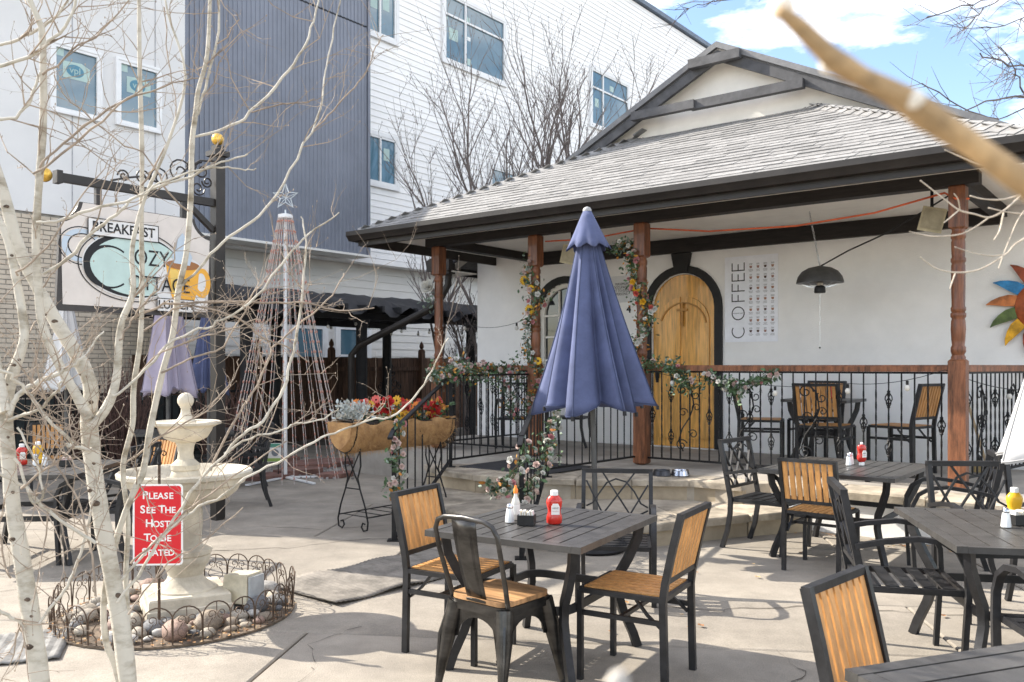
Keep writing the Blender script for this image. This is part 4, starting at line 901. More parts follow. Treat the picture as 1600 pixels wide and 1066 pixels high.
# ---------------------------------------------------------------- mats
def rib_mat(name, label, c, rz, lx, ly, nx, mat, wave=.012, grp=None):
    mb = MB(); ny = 14; vs = []; fs = []; NX = nx * 2
    for i in range(NX + 1):
        for j in range(ny + 1):
            x = lx * (i / NX - .5); y = ly * (j / ny - .5); z = .010 + (.007 if i % 2 else 0) + wave * (math.sin(x * 5 + 1.3 * y) ** 2) * (.4 + .6 * abs(2 * j / ny - 1)); vs.append((x, y, z))
    for i in range(NX):
        for j in range(ny): fs.append((i*(ny+1)+j, (i+1)*(ny+1)+j, (i+1)*(ny+1)+j+1, i*(ny+1)+j+1))
    o = mb.add(vs, fs).build(name, mat, None, 20, c, rz); md = o.modifiers.new('thick', 'SOLIDIFY'); md.thickness = .008
    return tag(o, label, 'mat', grp)
rubber_m = M('ribbed_rubber', (.20, .18, .155), .85, var=.25, scale=5, bump=.3, bscale=120)
rib_mat('rubber_mat', 'ribbed black rubber mat on the concrete before the steps', (-.92, 6.42, .002), R(49), 1.55, .78, 40, rubber_m, .022)
rib_mat('door_mat', 'grey worn mat at the bottom left corner', (-2.93, 4.66, .002), R(20), .95, .55, 16, M('grey_mat', (.22, .215, .205), .85, var=.25, scale=9), .004)
lm = W(-.85, -1.15); rib_mat('landing_mat', 'thin dark mat on the landing at the top of the steps', (lm.x, lm.y, .400), RZ, 1.2, .95, 40, M('dark_mat', (.045, .045, .048), .85), .001)
# pet bowls on the top step
for (px, sc, mt, lb) in ((1034, 1.0, M('dark_bowl', (.06, .06, .065), .3, .5), 'dark metal pet bowl on the porch edge'), (1063, 1.0, chrome, 'shiny steel pet bowl on the porch edge')):
    p = PZ(px, 743, .405); T = MB().lathe([(.098, 0), (.100, .004), (.085, .052), (.090, .058), (.082, .056), (.078, .045), (.07, .008), (.01, .006)], 28).build('pet_bowl', mt, None, 40, (p.x, p.y, .406)); tag(T, lb, 'bowl', 'pet bowls')
# ================================================================= umbrellas
def umbrella(name, label, loc, ztop, zhem, rhem, mat, nf=8, tilt=(0, 0), valance=True, pole=True, rz=0.0, phase=0.0, depth=.30):
    T = thing(name, label, 'umbrella', loc, rz, 'closed patio umbrellas'); T.rotation_euler = (tilt[0], tilt[1], rz)
    H_ = ztop - zhem; seg = nf * 12; rows_ = 20
    def fold(a, t):
        u = (a * nf / (2 * math.pi) + phase + .30 * math.sin(2 * a + 1.0 + phase * 5) + .12 * math.sin(5 * a)) % 1.0
        c = .5 + .5 * math.cos(2 * math.pi * u)                # 1 on the rib, 0 in the fold
        ir = .12 * math.sin(a * 3 + phase * 7) + .07 * math.sin(a * 5 + 2)
        return 1 - depth * (min(1, t * 1.7)) * (1 - c ** .8) + ir * t * .9
    mb = MB(); vs = []; fs = []
    for i in range(rows_ + 1):
        t = i / rows_; r = .045 + (rhem - .045) * (t ** 1.12)
        for k in range(seg):
            a = 2 * math.pi * k / seg; rr_ = r * fold(a, t); z = ztop - .06 - (H_ - .06) * t
            if i == rows_: z += .05 * (1 - fold(a, 1)) / max(.01, depth) - .03 * math.cos(a * nf / 2 + 1)
            tw = .18 * t
            vs.append((rr_ * math.cos(a + tw), rr_ * math.sin(a + tw), z))
    for i in range(rows_):
        for k in range(seg): fs.append((i*seg + k, (i+1)*seg + k, (i+1)*seg + (k+1) % seg, i*seg + (k+1) % seg))
    o = mb.add(vs, fs).build('canopy', mat, T, 180); o.modifiers.new('thick', 'SOLIDIFY').thickness = .004
    seam_mat = M(mat.name + '_seam', tuple(c * .62 for c in {'navy_canvas': (.076, .098, .19), 'faded_lilac_canvas': (.40, .36, .46)}.get(mat.name, (.62, .62, .62))), .9, var=.1, bump=0)
    fv = [fold(2 * math.pi * k / seg, 1) for k in range(seg)]
    for k in range(seg):
        if fv[k] > fv[k-1] and fv[k] >= fv[(k+1) % seg]:
            pts = [(vs[i*seg + k][0] * 1.006, vs[i*seg + k][1] * 1.006, vs[i*seg + k][2]) for i in range(3, rows_ + 1)]
            MB().tube(pts, .0042, 5).build('seam', seam_mat, T, 60)
            e = pts[-1]; MB().box(e[0], e[1], e[2] - .012, .022, .022, .035, math.atan2(e[1], e[0])).build('rib_tip', MATS['charcoal_powder_coat'], T, 0)
    hem = [(v[0] * 1.004, v[1] * 1.004, v[2] + .012) for v in vs[rows_*seg:]]; MB().tube(hem, .0045, 4, closed=True).build('hem', seam_mat, T, 60)
    if valance:
        mb = MB(); vs = []; fs = []; r1 = .16 * rhem / .5
        for i in range(7):
            t = i / 6
            for k in range(seg):
                a = 2 * math.pi * k / seg; r = (.035 + (r1 * 1.12 - .035) * t) * (1 + (.10 * math.cos(a * nf) * t)); vs.append((r * math.cos(a), r * math.sin(a), ztop - .015 - .30 * (H_ / 1.65) * t - .018 * t * math.cos(a * nf)))
        for i in range(6):
            for k in range(seg): fs.append((i*seg + k, (i+1)*seg + k, (i+1)*seg + (k+1) % seg, i*seg + (k+1) % seg))
        o = mb.add(vs, fs).build('wind_vent', mat, T, 180); o.modifiers.new('thick', 'SOLIDIFY').thickness = .004
    MB().lathe([(.036, ztop - .025), (.038, ztop - .005), (.028, ztop + .012), (.008, ztop + .022)], 14).build('finial', M('grey_plastic', (.42, .42, .42), .5), T)
    if pole:
        MB().tube([(0, 0, .03), (0, 0, ztop - .05)], .0235, 12).build('pole', M('pole_metal', (.10, .10, .10), .4, .5), T)
        MB().lathe([(.24, 0), (.25, .02), (.23, .05), (.06, .07), (.05, .10), (.04, .25), (.030, .26)], 24).build('base', iron, T)
    return T
umbrella('patio_umbrella', 'faded navy closed umbrella before the arched door', (.715, 7.30, 0), 2.88, 1.18, .50, navy, 9, (0, R(-1.6)), phase=.15, depth=.56)
umbrella('patio_umbrella', 'white closed umbrella cut off by the right edge', (3.02, 4.46, 0), 2.75, 1.04, .44, palegrey, 8, (0, 0), phase=.3)
umbrella('patio_umbrella', 'lilac grey closed umbrella below the hanging sign', (-3.78, 9.5, 0), 2.85, 1.24, .30, lilac, 8, phase=.1)
umbrella('patio_umbrella', 'navy closed umbrella behind the sign post', (-3.72, 10.6, 0), 2.55, 1.24, .24, navy, 8, phase=.4)
umbrella('patio_umbrella', 'pale grey closed umbrella behind the white trunks', (-4.95, 9.6, 0), 2.42, 1.28, .26, palegrey, 8, phase=.2)
# ================================================================= hanging sign
pb = W(0, 0); SPp = Vector((-2.98, 8.75, 0))
HS = thing('sign_post', 'bronze sign post with scrolled arm and gold globes', 'sign post', SPp, RZ)   # local: x faces the camera side, -y runs along the arm
MB().box(0, 0, 1.86, .105, .105, 3.72).build('post', bronze, HS, 0)
mb = MB(); mb.box(0, 0, 3.70, .17, .17, .05); mb.box(0, 0, 3.755, .09, .09, .06); mb.build('post_cap', bronze, HS, 0)
MB().ball((0, 0, 3.85), .062, 20).build('gold_globe', gold, HS, 60)
MB().box(0, -.80, 3.20, .06, 1.50, .075).build('arm', bronze, HS, 0)
MB().box(0, -1.57, 3.20, .09, .05, .11).build('arm_end', bronze, HS, 0)
MB().ball((0, -1.68, 3.20), .062, 20).build('gold_globe', gold, HS, 60)
MB().bar((0, -.05, 2.92), (0, -.36, 3.17), .05, .05).build('arm_brace', bronze, HS, 0)
mb = MB(); P = lambda l: [(0, y, z) for y, z in l]
mb.tube(P([(-.06, 3.62), (-.20, 3.60), (-.34, 3.50), (-.44, 3.38), (-.60, 3.30), (-.80, 3.34), (-.95, 3.30), (-1.10, 3.25)]), .010, 6)
for (cy, cz, r, a0, sg) in ((-.18, 3.50, .085, 90, 1), (-.22, 3.32, .075, 0, -1), (-.42, 3.45, .13, 20, 1), (-.62, 3.36, .10, 200, -1), (-.80, 3.33, .075, 0, 1), (-.98, 3.31, .06, 180, -1), (-.12, 3.40, .06, 180, 1), (-.30, 3.52, .06, 0, 1)):
    mb.tube(P(scroll(cy, cz, r, 1.4, a0, sg)), .0085, 5)
mb.build('scrollwork', bronze, HS, 60)
for y in (-.38, -1.22): MB().box(0, y, 3.09, .045, .05, .17).build('hanger', bronze, HS, 0)
LS, HB, ZB = 1.52, 1.0, 2.04; KS = LS / 1.40
SB = thing('hanging_sign', 'Cozy Cottage breakfast and lunch sign with orange mug, hanging from the post', 'sign', SPp + N * (-.07 - LS) + Vector((0, 0, ZB)), RZ)
# local sign plane: s (0..LS) along +y, t (0..HB) up, face towards +x
def notch(s0, t0, s1, t1, r):
    l = []
    for cx, cy, a0 in ((s1, t1, 270), (s0, t1, 360), (s0, t0, 90), (s1, t0, 180)): l += [(cx + r * math.cos(R(a0 - 90 * k / 6)), cy + r * math.sin(R(a0 - 90 * k / 6))) for k in range(7)]
    return l
fs_ = lambda off: (lambda x, y, d: (off + d, x, y))
poly = notch(0, 0, LS, HB, .001)
def outline(m, r):
    l = [(LS - m, m), (LS - m, HB - r)] + [(LS - m - (r - m) * 0 + (r) * math.cos(R(a)) * 1.0 + 0, HB + r * math.sin(R(a))) for a in ()]
    l += [(LS + (r + m * .6) * math.cos(R(a)), HB + (r + m * .6) * math.sin(R(a))) for a in range(262, 187, -12)]
    l += [(r + m * .6 - r - m * .6 + 0 + (r + m * .6) * math.cos(R(a)), HB + (r + m * .6) * math.sin(R(a))) for a in range(352, 277, -12)]
    return [(LS - m, m)] + l[2:] + [(m, m)]
bz = M('sign_edge', (.055, .048, .045), .5)
mb = MB(); mb.prism(outline(0, .20), -.03, .012, fs_(0)); mb.build('board_edge', bz, SB, 0)
face = MB().prism(outline(.055, .20), .0125, .016, fs_(0)).build('board_face', flat('sign_cream', (.68, .62, .57), .5), SB, 0)
def ell(cx, cy, rx, ry, n=40): return [(cx + rx * math.cos(2 * math.pi * k / n), cy + ry * math.sin(2 * math.pi * k / n)) for k in range(n)]
lay = [.0165]
def art(poly, mat, name, holes=(), th=.0012):
    if name.startswith('mug'):
        gk = lambda l: [(1.10 + (x - 1.10) * 1.18, .36 + (y - .40) * 1.18) for x, y in l]
        poly = gk(poly); holes = tuple(gk(h) for h in holes)
    z = lay[0]; lay[0] += .0014
    return MB().prism(poly, z, z + th, lambda x, y, d: (d, x * KS, y * 1.04), holes).build(name, mat, SB, 0)
mint = flat('sign_mint', (.50, .64, .60), .5); sb_blue = flat('sign_pale_blue', (.50, .58, .66), .5); mug_o = flat('mug_orange', (.80, .40, .05), .5); mug_y = flat('mug_yellow', (.82, .56, .14), .5); coff = flat('mug_brown', (.33, .14, .05), .5); signw = flat('sign_white', (.72, .71, .70), .5)
art(ell(.20, .56, .185, .165), black, 'saucer_line', (ell(.20, .56, .176, .156),)); art(ell(.205, .56, .165, .145), sb_blue, 'saucer_rim', (ell(.215, .56, .118, .10),)); art(ell(.21, .56, .125, .107), black, 'saucer_line', (ell(.213, .56, .117, .099),))
art(ell(.64, .43, .475, .325, 56), black, 'plate_line', (ell(.64, .43, .466, .316, 56),)); art(ell(.645, .43, .445, .295, 56), signw, 'plate_rim'); art(ell(.645, .43, .435, .285, 56), black, 'plate_shadow'); art(ell(.675, .425, .410, .262, 56), mint, 'plate')
tl = lambda x, y, z: Matrix.Translation((z, x * KS, y * 1.04)) @ Matrix(((0, 0, 1, 0), (1, 0, 0, 0), (0, 1, 0, 0), (0, 0, 0, 1)))
# big C
art([(.42 + .21 * math.cos(R(a)), .40 + .19 * math.sin(R(a))) for a in range(50, 312, 10)] + [(.435 + .175 * math.cos(R(a)), .40 + .172 * math.sin(R(a))) for a in range(310, 48, -10)], black, 'lettering')
z0 = lay[0] + .001
text('OZY', .215, black, SB, tl(.80, .505, z0), .0006, sx=.80)
# mug with cream
mg = [(.955, .50), (.985, .30), (1.02, .20), (1.18, .19), (1.215, .30), (1.235, .50)]
art(ell(1.095, .345, .225, .225, 36), signw, 'mug_halo', ()); lay[0] = max(lay[0], z0 - .0006)
art(ell(1.255, .37, .075, .12, 24), mug_o, 'mug_handle', (ell(1.25, .375, .04, .075, 20),))
art(mg, mug_o, 'mug_body'); art([(.985, .46), (1.0, .30), (1.03, .22), (1.07, .21), (1.06, .46)], mug_y, 'mug_light'); art(ell(1.095, .50, .14, .038, 24), coff, 'mug_coffee', ())
art([(1.02, .51), (1.00, .58), (1.04, .63), (1.05, .70), (1.09, .755), (1.125, .70), (1.135, .63), (1.17, .57), (1.15, .50)], sb_blue, 'mug_cream')
for bx_, by_, bw_, bh_, tx, ts in ((.55, .735, .62, .155, 'BREAKFAST', .125), (1.02, .095, .36, .125, 'LUNCH', .11)):
    art([(bx_ - bw_/2, by_ - bh_/2), (bx_ + bw_/2, by_ - bh_/2), (bx_ + bw_/2, by_ + bh_/2), (bx_ - bw_/2, by_ + bh_/2)], black, 'box_line')
    art([(bx_ - bw_/2 + .008, by_ - bh_/2 + .008), (bx_ + bw_/2 - .008, by_ - bh_/2 + .008), (bx_ + bw_/2 - .008, by_ + bh_/2 - .008), (bx_ - bw_/2 + .008, by_ + bh_/2 - .008)], signw, 'word_box')
    text(tx, ts, black, SB, tl(bx_, by_, lay[0] + .001), .0006, bold=.02, sx=.92 if len(tx) > 5 else .98)
text('OTTAGE', .195, black, SB, tl(.875, .275, lay[0] + .0014), .0006, sx=.80)
# ================================================================= light tree
lp = PZ(446, 748, 0); LT = thing('light_tree', 'tall cone-shaped light tree of strings on a white pole with star', 'light tree', lp)
lh = 3.62
MB().tube([(0, 0, 0), (0, 0, lh)], .026, 10).build('pole', white_p, LT)
MB().lathe([(.10, lh - .02), (.10, lh + .03), (.02, lh + .05)], 20).build('top_ring', white_p, LT)
star = []
for k in range(10): a = R(90 + 36 * k); r = .18 if k % 2 == 0 else .075; star.append((r * math.cos(a), lh + .28 + r * math.sin(a)))
mb = MB(); loop = [(x, 0, z) for x, z in star]; mb.tube(loop + [loop[0]], .010, 5)
for k in range(10): mb.tube([(0, .04, lh + .28), loop[k]], .005, 4)
mb.tube([(0, 0, lh), (0, 0, lh + .1)], .012, 6); mb.build('star', M('star_wire', (.62, .66, .68), .4), LT, 60)
strand_m = M('strand_wire', (.55, .48, .44), .6, var=.15, scale=40, bump=0); bulb_m = M('pink_bulb', (.58, .27, .20), .35, var=.2, scale=30, bump=0)
ns = 27
for k in range(ns):
    a = 2 * math.pi * k / ns + rr.uniform(-.04, .04); p0 = Vector((.095 * math.cos(a), .095 * math.sin(a), lh)); rb = .83 + rr.uniform(-.04, .04); p1 = Vector((rb * math.cos(a), rb * math.sin(a), .03))
    mb = MB(); mb.tube([p0, p0.lerp(p1, .5) + Vector((0, 0, -.03)), p1], .0052, 4); s = mb.build('light_string', strand_m, LT, 0)
    mb = MB()
    for j in range(26): c = p0.lerp(p1, (j + .5) / 26); mb.ball(c, .0125, 6, (.8, .8, 1.7))
    mb.build('bulbs', bulb_m, s, 60)['kind'] = 'stuff'
mb = MB()
for k in range(6): a = R(60 * k + 10); mb.bar((0, 0, .02), (.85 * math.cos(a), .85 * math.sin(a), .02), .05, .02)
mb.build('base_spokes', white_p, LT, 0)
flag_m = M('red_flagstone', (.24, .13, .105), .9, var=.2, scale=5, bump=.4, bscale=30, rand=.2)
for k, (px, py, s, lb) in enumerate(((415, 748, .42, 'left flat red flagstone under the light tree'), (500, 728, .62, 'large red flagstone right of the light tree pole'), (470, 742, .38, 'middle red flagstone by the foot of the light tree'), (525, 745, .30, 'small red flagstone at the right edge of the light tree'), (440, 722, .36, 'rear red flagstone behind the light tree pole'))):
    p = PZ(px, py); n_ = 7; pl = [(s * rr.uniform(.8, 1.1) * math.cos(2 * math.pi * i / n_), s * .7 * rr.uniform(.8, 1.1) * math.sin(2 * math.pi * i / n_)) for i in range(n_)]
    mb = MB(); mb.prism(pl, .005, .06 + .015 * (k % 3)); tag(mb.build('flagstone', flag_m, None, 0, (p.x, p.y, 0), rr.uniform(0, 1)), lb, 'stone', 'red flagstones')
gm = MB()
for k in range(500):
    p = PZ(rr.uniform(350, 560), rr.uniform(712, 750)); s = rr.uniform(.015, .04); gm.box(p.x, p.y, s * .4, s, s * rr.uniform(.6, 1.2), s * .8, rr.uniform(0, 3))
tag(gm.build('gravel', M('gravel_grey', (.36, .34, .33), .9, var=.3, scale=3), None, 0), 'pale gravel spilled round the light tree base', 'gravel', kind='stuff')
# small garden placard near the light tree
gp_ = PZ(421, 748); GS = thing('yard_placard', 'small white and green yard placard left of the light tree pole', 'sign', (gp_.x, gp_.y, 0), R(0))
MB().box(0, 0, .36, .32, .012, .26).build('panel', label_w, GS, 0); MB().box(0, -.007, .46, .31, .004, .05).build('heading_band', flat('placard_green', (.10, .30, .22)), GS, 0); MB().box(0, -.007, .26, .31, .004, .045).build('lower_band', flat('placard_lime', (.30, .45, .12)), GS, 0)
mb = MB(); mb.prism(ell(-.08, .36, .05, .05, 16), .006, .009, lambda x, y, d: (x, -d, y)); mb.prism(ell(.08, .36, .05, .05, 16), .006, .009, lambda x, y, d: (x, -d, y)); mb.build('printed_rings', flat('placard_grey', (.2, .22, .24)), GS, 0)
for x in (-.12, .12): MB().box(x, .01, .16, .01, .01, .32).build('stake', iron, GS, 0)
# ================================================================= fence and pergola
fw = M('dark_fence_wood', (.115, .062, .038), .85, var=.3, scale=4, stretch=(6, 6, .6), bump=.3, rand=.22)
FN = thing('board_fence', 'dark brown wooden board fence with finial posts behind the pergola', 'fence', W(-9.5, -1.2), RZ)
for k in range(74):
    o = MB().box(0, 0, .88, .022, .138, 1.76 + rr.uniform(-.01, .01)).build('fence_board', fw, FN, 0, (rr.uniform(-.004, .004), .07 + k * .145, 0)) if k < 3 else place(o.data, 'fence_board', FN, (rr.uniform(-.004, .004), .07 + k * .145, rr.uniform(-.01, .01)))
for z in (.4, 1.5): MB().box(.03, 5.4, z, .04, 10.8, .09).build('fence_rail', fw, FN, 0)
pm = MB(); pm.box(.06, 0, .96, .12, .12, 1.92); pm.lathe([(.075, 1.92), (.075, 1.95), (.03, 1.97), (.055, 2.02), (.05, 2.07), (.01, 2.15)], 10, (.06, 0, 0)); pm = pm.mesh('fence_post', fw, 30)
for xpx in (400, 515, 656): place(pm, 'fence_post', FN, (0, PA(xpx, 560, -9.5)[0] + 1.2, 0))
# iron wall ornament on the fence
ob, oz = PA(612, 597, -9.3); OR = thing('iron_ornament', 'black iron scroll ornament hung on the board fence', 'ornament', W(-9.36, ob), RZ)
mb = MB(); P = lambda l: [(0, y, z) for y, z in l]
for sg in (-1, 1):
    for (cy, cz, r) in ((.2, 1.0, .16), (.38, .95, .12), (.16, 1.28, .12), (.1, 1.5, .09), (.3, 1.2, .09), (.45, .78, .1), (.15, .75, .12), (.06, 1.66, .06)): mb.tube(P(scroll(sg * cy, cz - .1, r, 1.3, 90, sg)), .012, 5)
mb.tube(P([(0, .5), (0, 1.65)]), .014, 5); mb.tube(P([(-.55, .55), (.55, .55)]), .014, 5); mb.build('scrolls', iron, OR, 60)
PG = thing('pergola', 'black timber pergola with sagging dark canvas cover', 'pergola', W(-6.6, -1), RZ)
blk_w = M('black_timber', (.018, .018, .020), .55, var=.2, bump=.1); canvas = M('black_canvas', (.016, .016, .018), .7, var=.3, scale=4, bump=.25, bscale=12)
for b in (PA(385, 600, -6.6)[0], PA(565, 600, -6.6)[0], PA(736, 600, -6.6)[0]):
    for a in (0, -2.5): MB().lathe([(.13, 0), (.13, .12), (.10, .14), (.10, 2.25), (.13, 2.30), (.15, 2.40)], 16, (a, b + 1, 0)).build('column', blk_w, PG, 40)
bp0, bp1 = PA(330, 600, -6.6)[0] + 1, 6.1
for a in (0, -2.5): MB().box(a, (bp0 + bp1) / 2, 2.47, .07, bp1 - bp0, .15).build('beam', blk_w, PG, 0)
k = bp0 + .2
me = MB().box(-1.25, 0, 2.57, 3.4, .05, .11).mesh('rafter', blk_w, 0)
while k < bp1: place(me, 'rafter', PG, (0, k, 0)); k += .42
mb = MB(); NXc, NYc = 10, 40; vs = []; fs = []
for i in range(NXc + 1):
    for j in range(NYc + 1):
        x = .45 - 3.4 * i / NXc; y = bp0 - .1 + (bp1 - bp0 + .2) * j / NYc; z = 2.66 + .10 * abs(math.sin(j * .42)) + .05 * math.sin(i * 1.1 + j * .9) + .12 * math.sin(math.pi * i / NXc)
        if i == 0: z -= .20 + .10 * math.sin(j * 1.3)
        if i == 1: z -= .02
        vs.append((x, y, z))
for i in range(NXc):
    for j in range(NYc): fs.append((i*(NYc+1)+j, (i+1)*(NYc+1)+j, (i+1)*(NYc+1)+j+1, i*(NYc+1)+j+1))
mb.add(vs, fs).build('canvas_cover', canvas, PG, 60)
# string of lamps under the pergola
bulb_g = M('bulb_glass', (.62, .60, .55), .15, var=.05, bump=0)
def string_lights(label, pts, n, sag, r=.004, bs=1.0):
    T = thing('string_lights', label, 'string lights', pts[0], 0, 'strings of clear bulbs'); o0 = Vector(pts[0]); cable = []
    for i in range(len(pts) - 1):
        a, b = Vector(pts[i]) - o0, Vector(pts[i+1]) - o0
        for j in range(9): t = j / 8; cable.append(a.lerp(b, t) - Vector((0, 0, sag * 4 * t * (1 - t))))
    MB().tube(cable, r, 4).build('cable', black_paint, T, 60)
    for k in range(n):
        c = cable[min(len(cable) - 1, int((k + .5) / n * len(cable)))]
        b = MB(); b.lathe([(.014, -.05), (.014, -.005)], 8, tuple(c)); s = b.build('socket', black_paint, T)
        b = MB(); b.ball((c.x, c.y, c.z - .075 * bs), .028 * bs, 10, (1, 1, 1.2)); b.build('bulb', bulb_g, s, 60)
    return T
string_lights('string of clear bulbs along the pergola beam', [W(-6.5, -1.2, 2.40), W(-6.5, 1.3, 2.38), W(-6.5, 4.3, 2.38)], 12, .10)
string_lights('second string of clear bulbs deeper under the pergola', [W(-8.2, -.6, 2.42), W(-8.0, 2, 2.38), W(-8.0, 5.2, 2.38)], 10, .08)
string_lights('string of bulbs slung along the long porch railing', [W(.2, -.1, 1.5), W(1.2, -.08, 1.40), W(2.4, -.08, 1.38), W(3.3, -.1, 1.52), W(3.75, 1.6, 1.30)], 7, .05)
string_lights('wire of bulbs from the pergola to the left porch post', [W(-6.5, 4.1, 2.35), W(-4.2, 1.6, 2.25), W(-1.6, .1, 2.25)], 3, .12)
# black iron fence and dry shrubs at the left
IF = thing('iron_fence', 'black iron fence behind the left tables', 'fence', W(-7.2, -7.6), RZ)
IL = 7.0
for z in (.25, 1.15): MB().box(0, IL / 2, z, .04, IL, .04).build('rail', iron, IF, 0)
me = MB().box(0, 0, .66, .018, .018, 1.25).mesh('picket', iron, 0)
for k in range(56): place(me, 'picket', IF, (0, .06 + k * .125, 0))
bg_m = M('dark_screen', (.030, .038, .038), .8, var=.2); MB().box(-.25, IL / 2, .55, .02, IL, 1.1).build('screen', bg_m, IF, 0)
shrub_m = M('dry_stems', (.13, .075, .06), .9, var=.25, scale=20, bump=0)
for (px, d, hgt, lb) in ((200, 12.2, 1.65, 'reddish leafless shrub behind the lilac umbrella'), (340, 12.6, 1.35, 'leafless shrub right of the sign post'), (60, 12.6, 1.4, 'leafless shrub behind the left white trunk'), (130, 12.4, 1.35, 'leafless shrub behind the pale grey umbrella')):
    p = Vector(((px - 800) / FPX * d, d, 0)); T = thing('dry_shrub', lb, 'shrub', p, 0, 'leafless shrubs along the left fence'); mb = MB()
    for k in range(130):
        a = rr.uniform(0, 6.28); r0 = rr.uniform(0, .15); r1 = rr.uniform(.1, .55); h = hgt * rr.uniform(.6, 1.05); pts = [Vector((r0 * math.cos(a), r0 * math.sin(a), 0))]
        for q in range(1, 5): pts.append(Vector(((r0 + (r1 - r0) * q / 4) * math.cos(a) + rr.uniform(-.06, .06), (r0 + (r1 - r0) * q / 4) * math.sin(a) + rr.uniform(-.06, .06), h * q / 4)))
        mb.tube(pts, [.008, .007, .006, .004, .002], 4)
        for q in range(2): b0_ = pts[rr.randrange(1, 4)]; mb.tube([b0_, b0_ + Vector((rr.uniform(-.2, .2), rr.uniform(-.2, .2), rr.uniform(.1, .35)))], [.004, .002], 3)
    mb.build('stems', shrub_m, T, 0)
# ================================================================= flowers and garlands
pet = {n: M('petal_' + n, tuple(x * .9 for x in c), .6, var=.15, scale=30, bump=0) for n, c in {'pink': (.68, .30, .31), 'blush': (.74, .56, .50), 'white': (.76, .74, .68), 'coral': (.70, .13, .10), 'yellow': (.80, .45, .03), 'orange': (.75, .22, .03), 'red': (.55, .02, .02), 'sun': (.82, .48, .02), 'brown': (.06, .03, .015), 'silver': (.52, .55, .52)}.items()}
def petal(a, r0, r1, wd, z0, z1, cup):
    c, s = math.cos(a), math.sin(a); P = lambda r, t, z: (r * c - t * s, r * s + t * c, z)
    rm = (r0 + r1) / 2
    return [P(r0, -wd * .4, z0), P(rm, -wd * .55, (z0 + z1) / 2 - cup), P(r1, -wd * .3, z1), P(r1 * 1.06, 0, z1 - cup * .3), P(r1, wd * .3, z1), P(rm, wd * .55, (z0 + z1) / 2 - cup), P(r0, wd * .4, z0)]
def rose_mesh(mat):
    mb = MB()
    for ring_, (n, r0, r1, wd, z0, z1, cup) in enumerate(((5, .10, .95, 1.0, -.3, .25, .12), (5, .08, .68, .85, -.2, .45, .12), (4, .05, .42, .62, -.1, .58, .10), (3, .02, .20, .40, 0, .62, .05))):
        for k in range(n): mb.add(petal(2 * math.pi * k / n + ring_ * .6, r0, r1, wd, z0, z1, cup), [(0, 1, 2, 3, 4, 5, 6)])
    return mb.mesh('rose', mat, 0)
def daisy_mesh(mat, n=12):
    mb = MB()
    for k in range(n): mb.add(petal(2 * math.pi * k / n, .2, 1.0, .42, .05, .12, -.05), [(0, 1, 2, 3, 4, 5, 6)])
    for k in range(n): mb.add(petal(2 * math.pi * (k + .5) / n, .2, .8, .36, .12, .25, -.05), [(0, 1, 2, 3, 4, 5, 6)])
    return mb.mesh('bloom', mat, 0)
ROSE = {k: rose_mesh(pet[k]) for k in ('pink', 'blush', 'white', 'coral', 'red', 'yellow')}
MUM = {k: daisy_mesh(pet[k], 10) for k in ('yellow', 'orange', 'red', 'white', 'coral')}
SUNF = daisy_mesh(pet['sun'], 15); SUNC = MB().lathe([(.36, .05), (.34, .20), (.2, .26), (.02, .24)], 14).mesh('seed_disc', pet['brown'], 40)
leafs = [M('rose_leaf', (.085, .15, .065), .55, var=.4, scale=14, bump=0), M('grey_green_leaf', (.21, .27, .21), .6, var=.3, scale=14, bump=0), M('autumn_leaf', (.55, .30, .04), .6, var=.4, scale=14, bump=0, col2=(.35, .10, .02))]
def rdir(up=.2): 
    v = Vector((rr.gauss(0, 1), rr.gauss(0, 1), rr.gauss(0, 1) + up)); return v.normalized()
def leaf_into(mb, c, d, s):
    d = d.normalized(); sd = d.cross(rdir()).normalized(); n_ = sd.cross(d)
    mb.add([c, c + d * s * .35 + sd * s * .26 + n_ * s * .05, c + d * s * .75 + sd * s * .2 + n_ * s * .04, c + d * s, c + d * s * .75 - sd * s * .2 + n_ * s * .04, c + d * s * .35 - sd * s * .26 + n_ * s * .05, c + d * s * .5 - n_ * s * .03], [(0, 1, 6), (1, 2, 6), (2, 3, 6), (3, 4, 6), (4, 5, 6), (5, 0, 6)])
TOCAM = Vector((0, -1, .25))
def aim(o, d):
    o.rotation_euler = d.to_track_quat('Z', 'Y').to_euler()
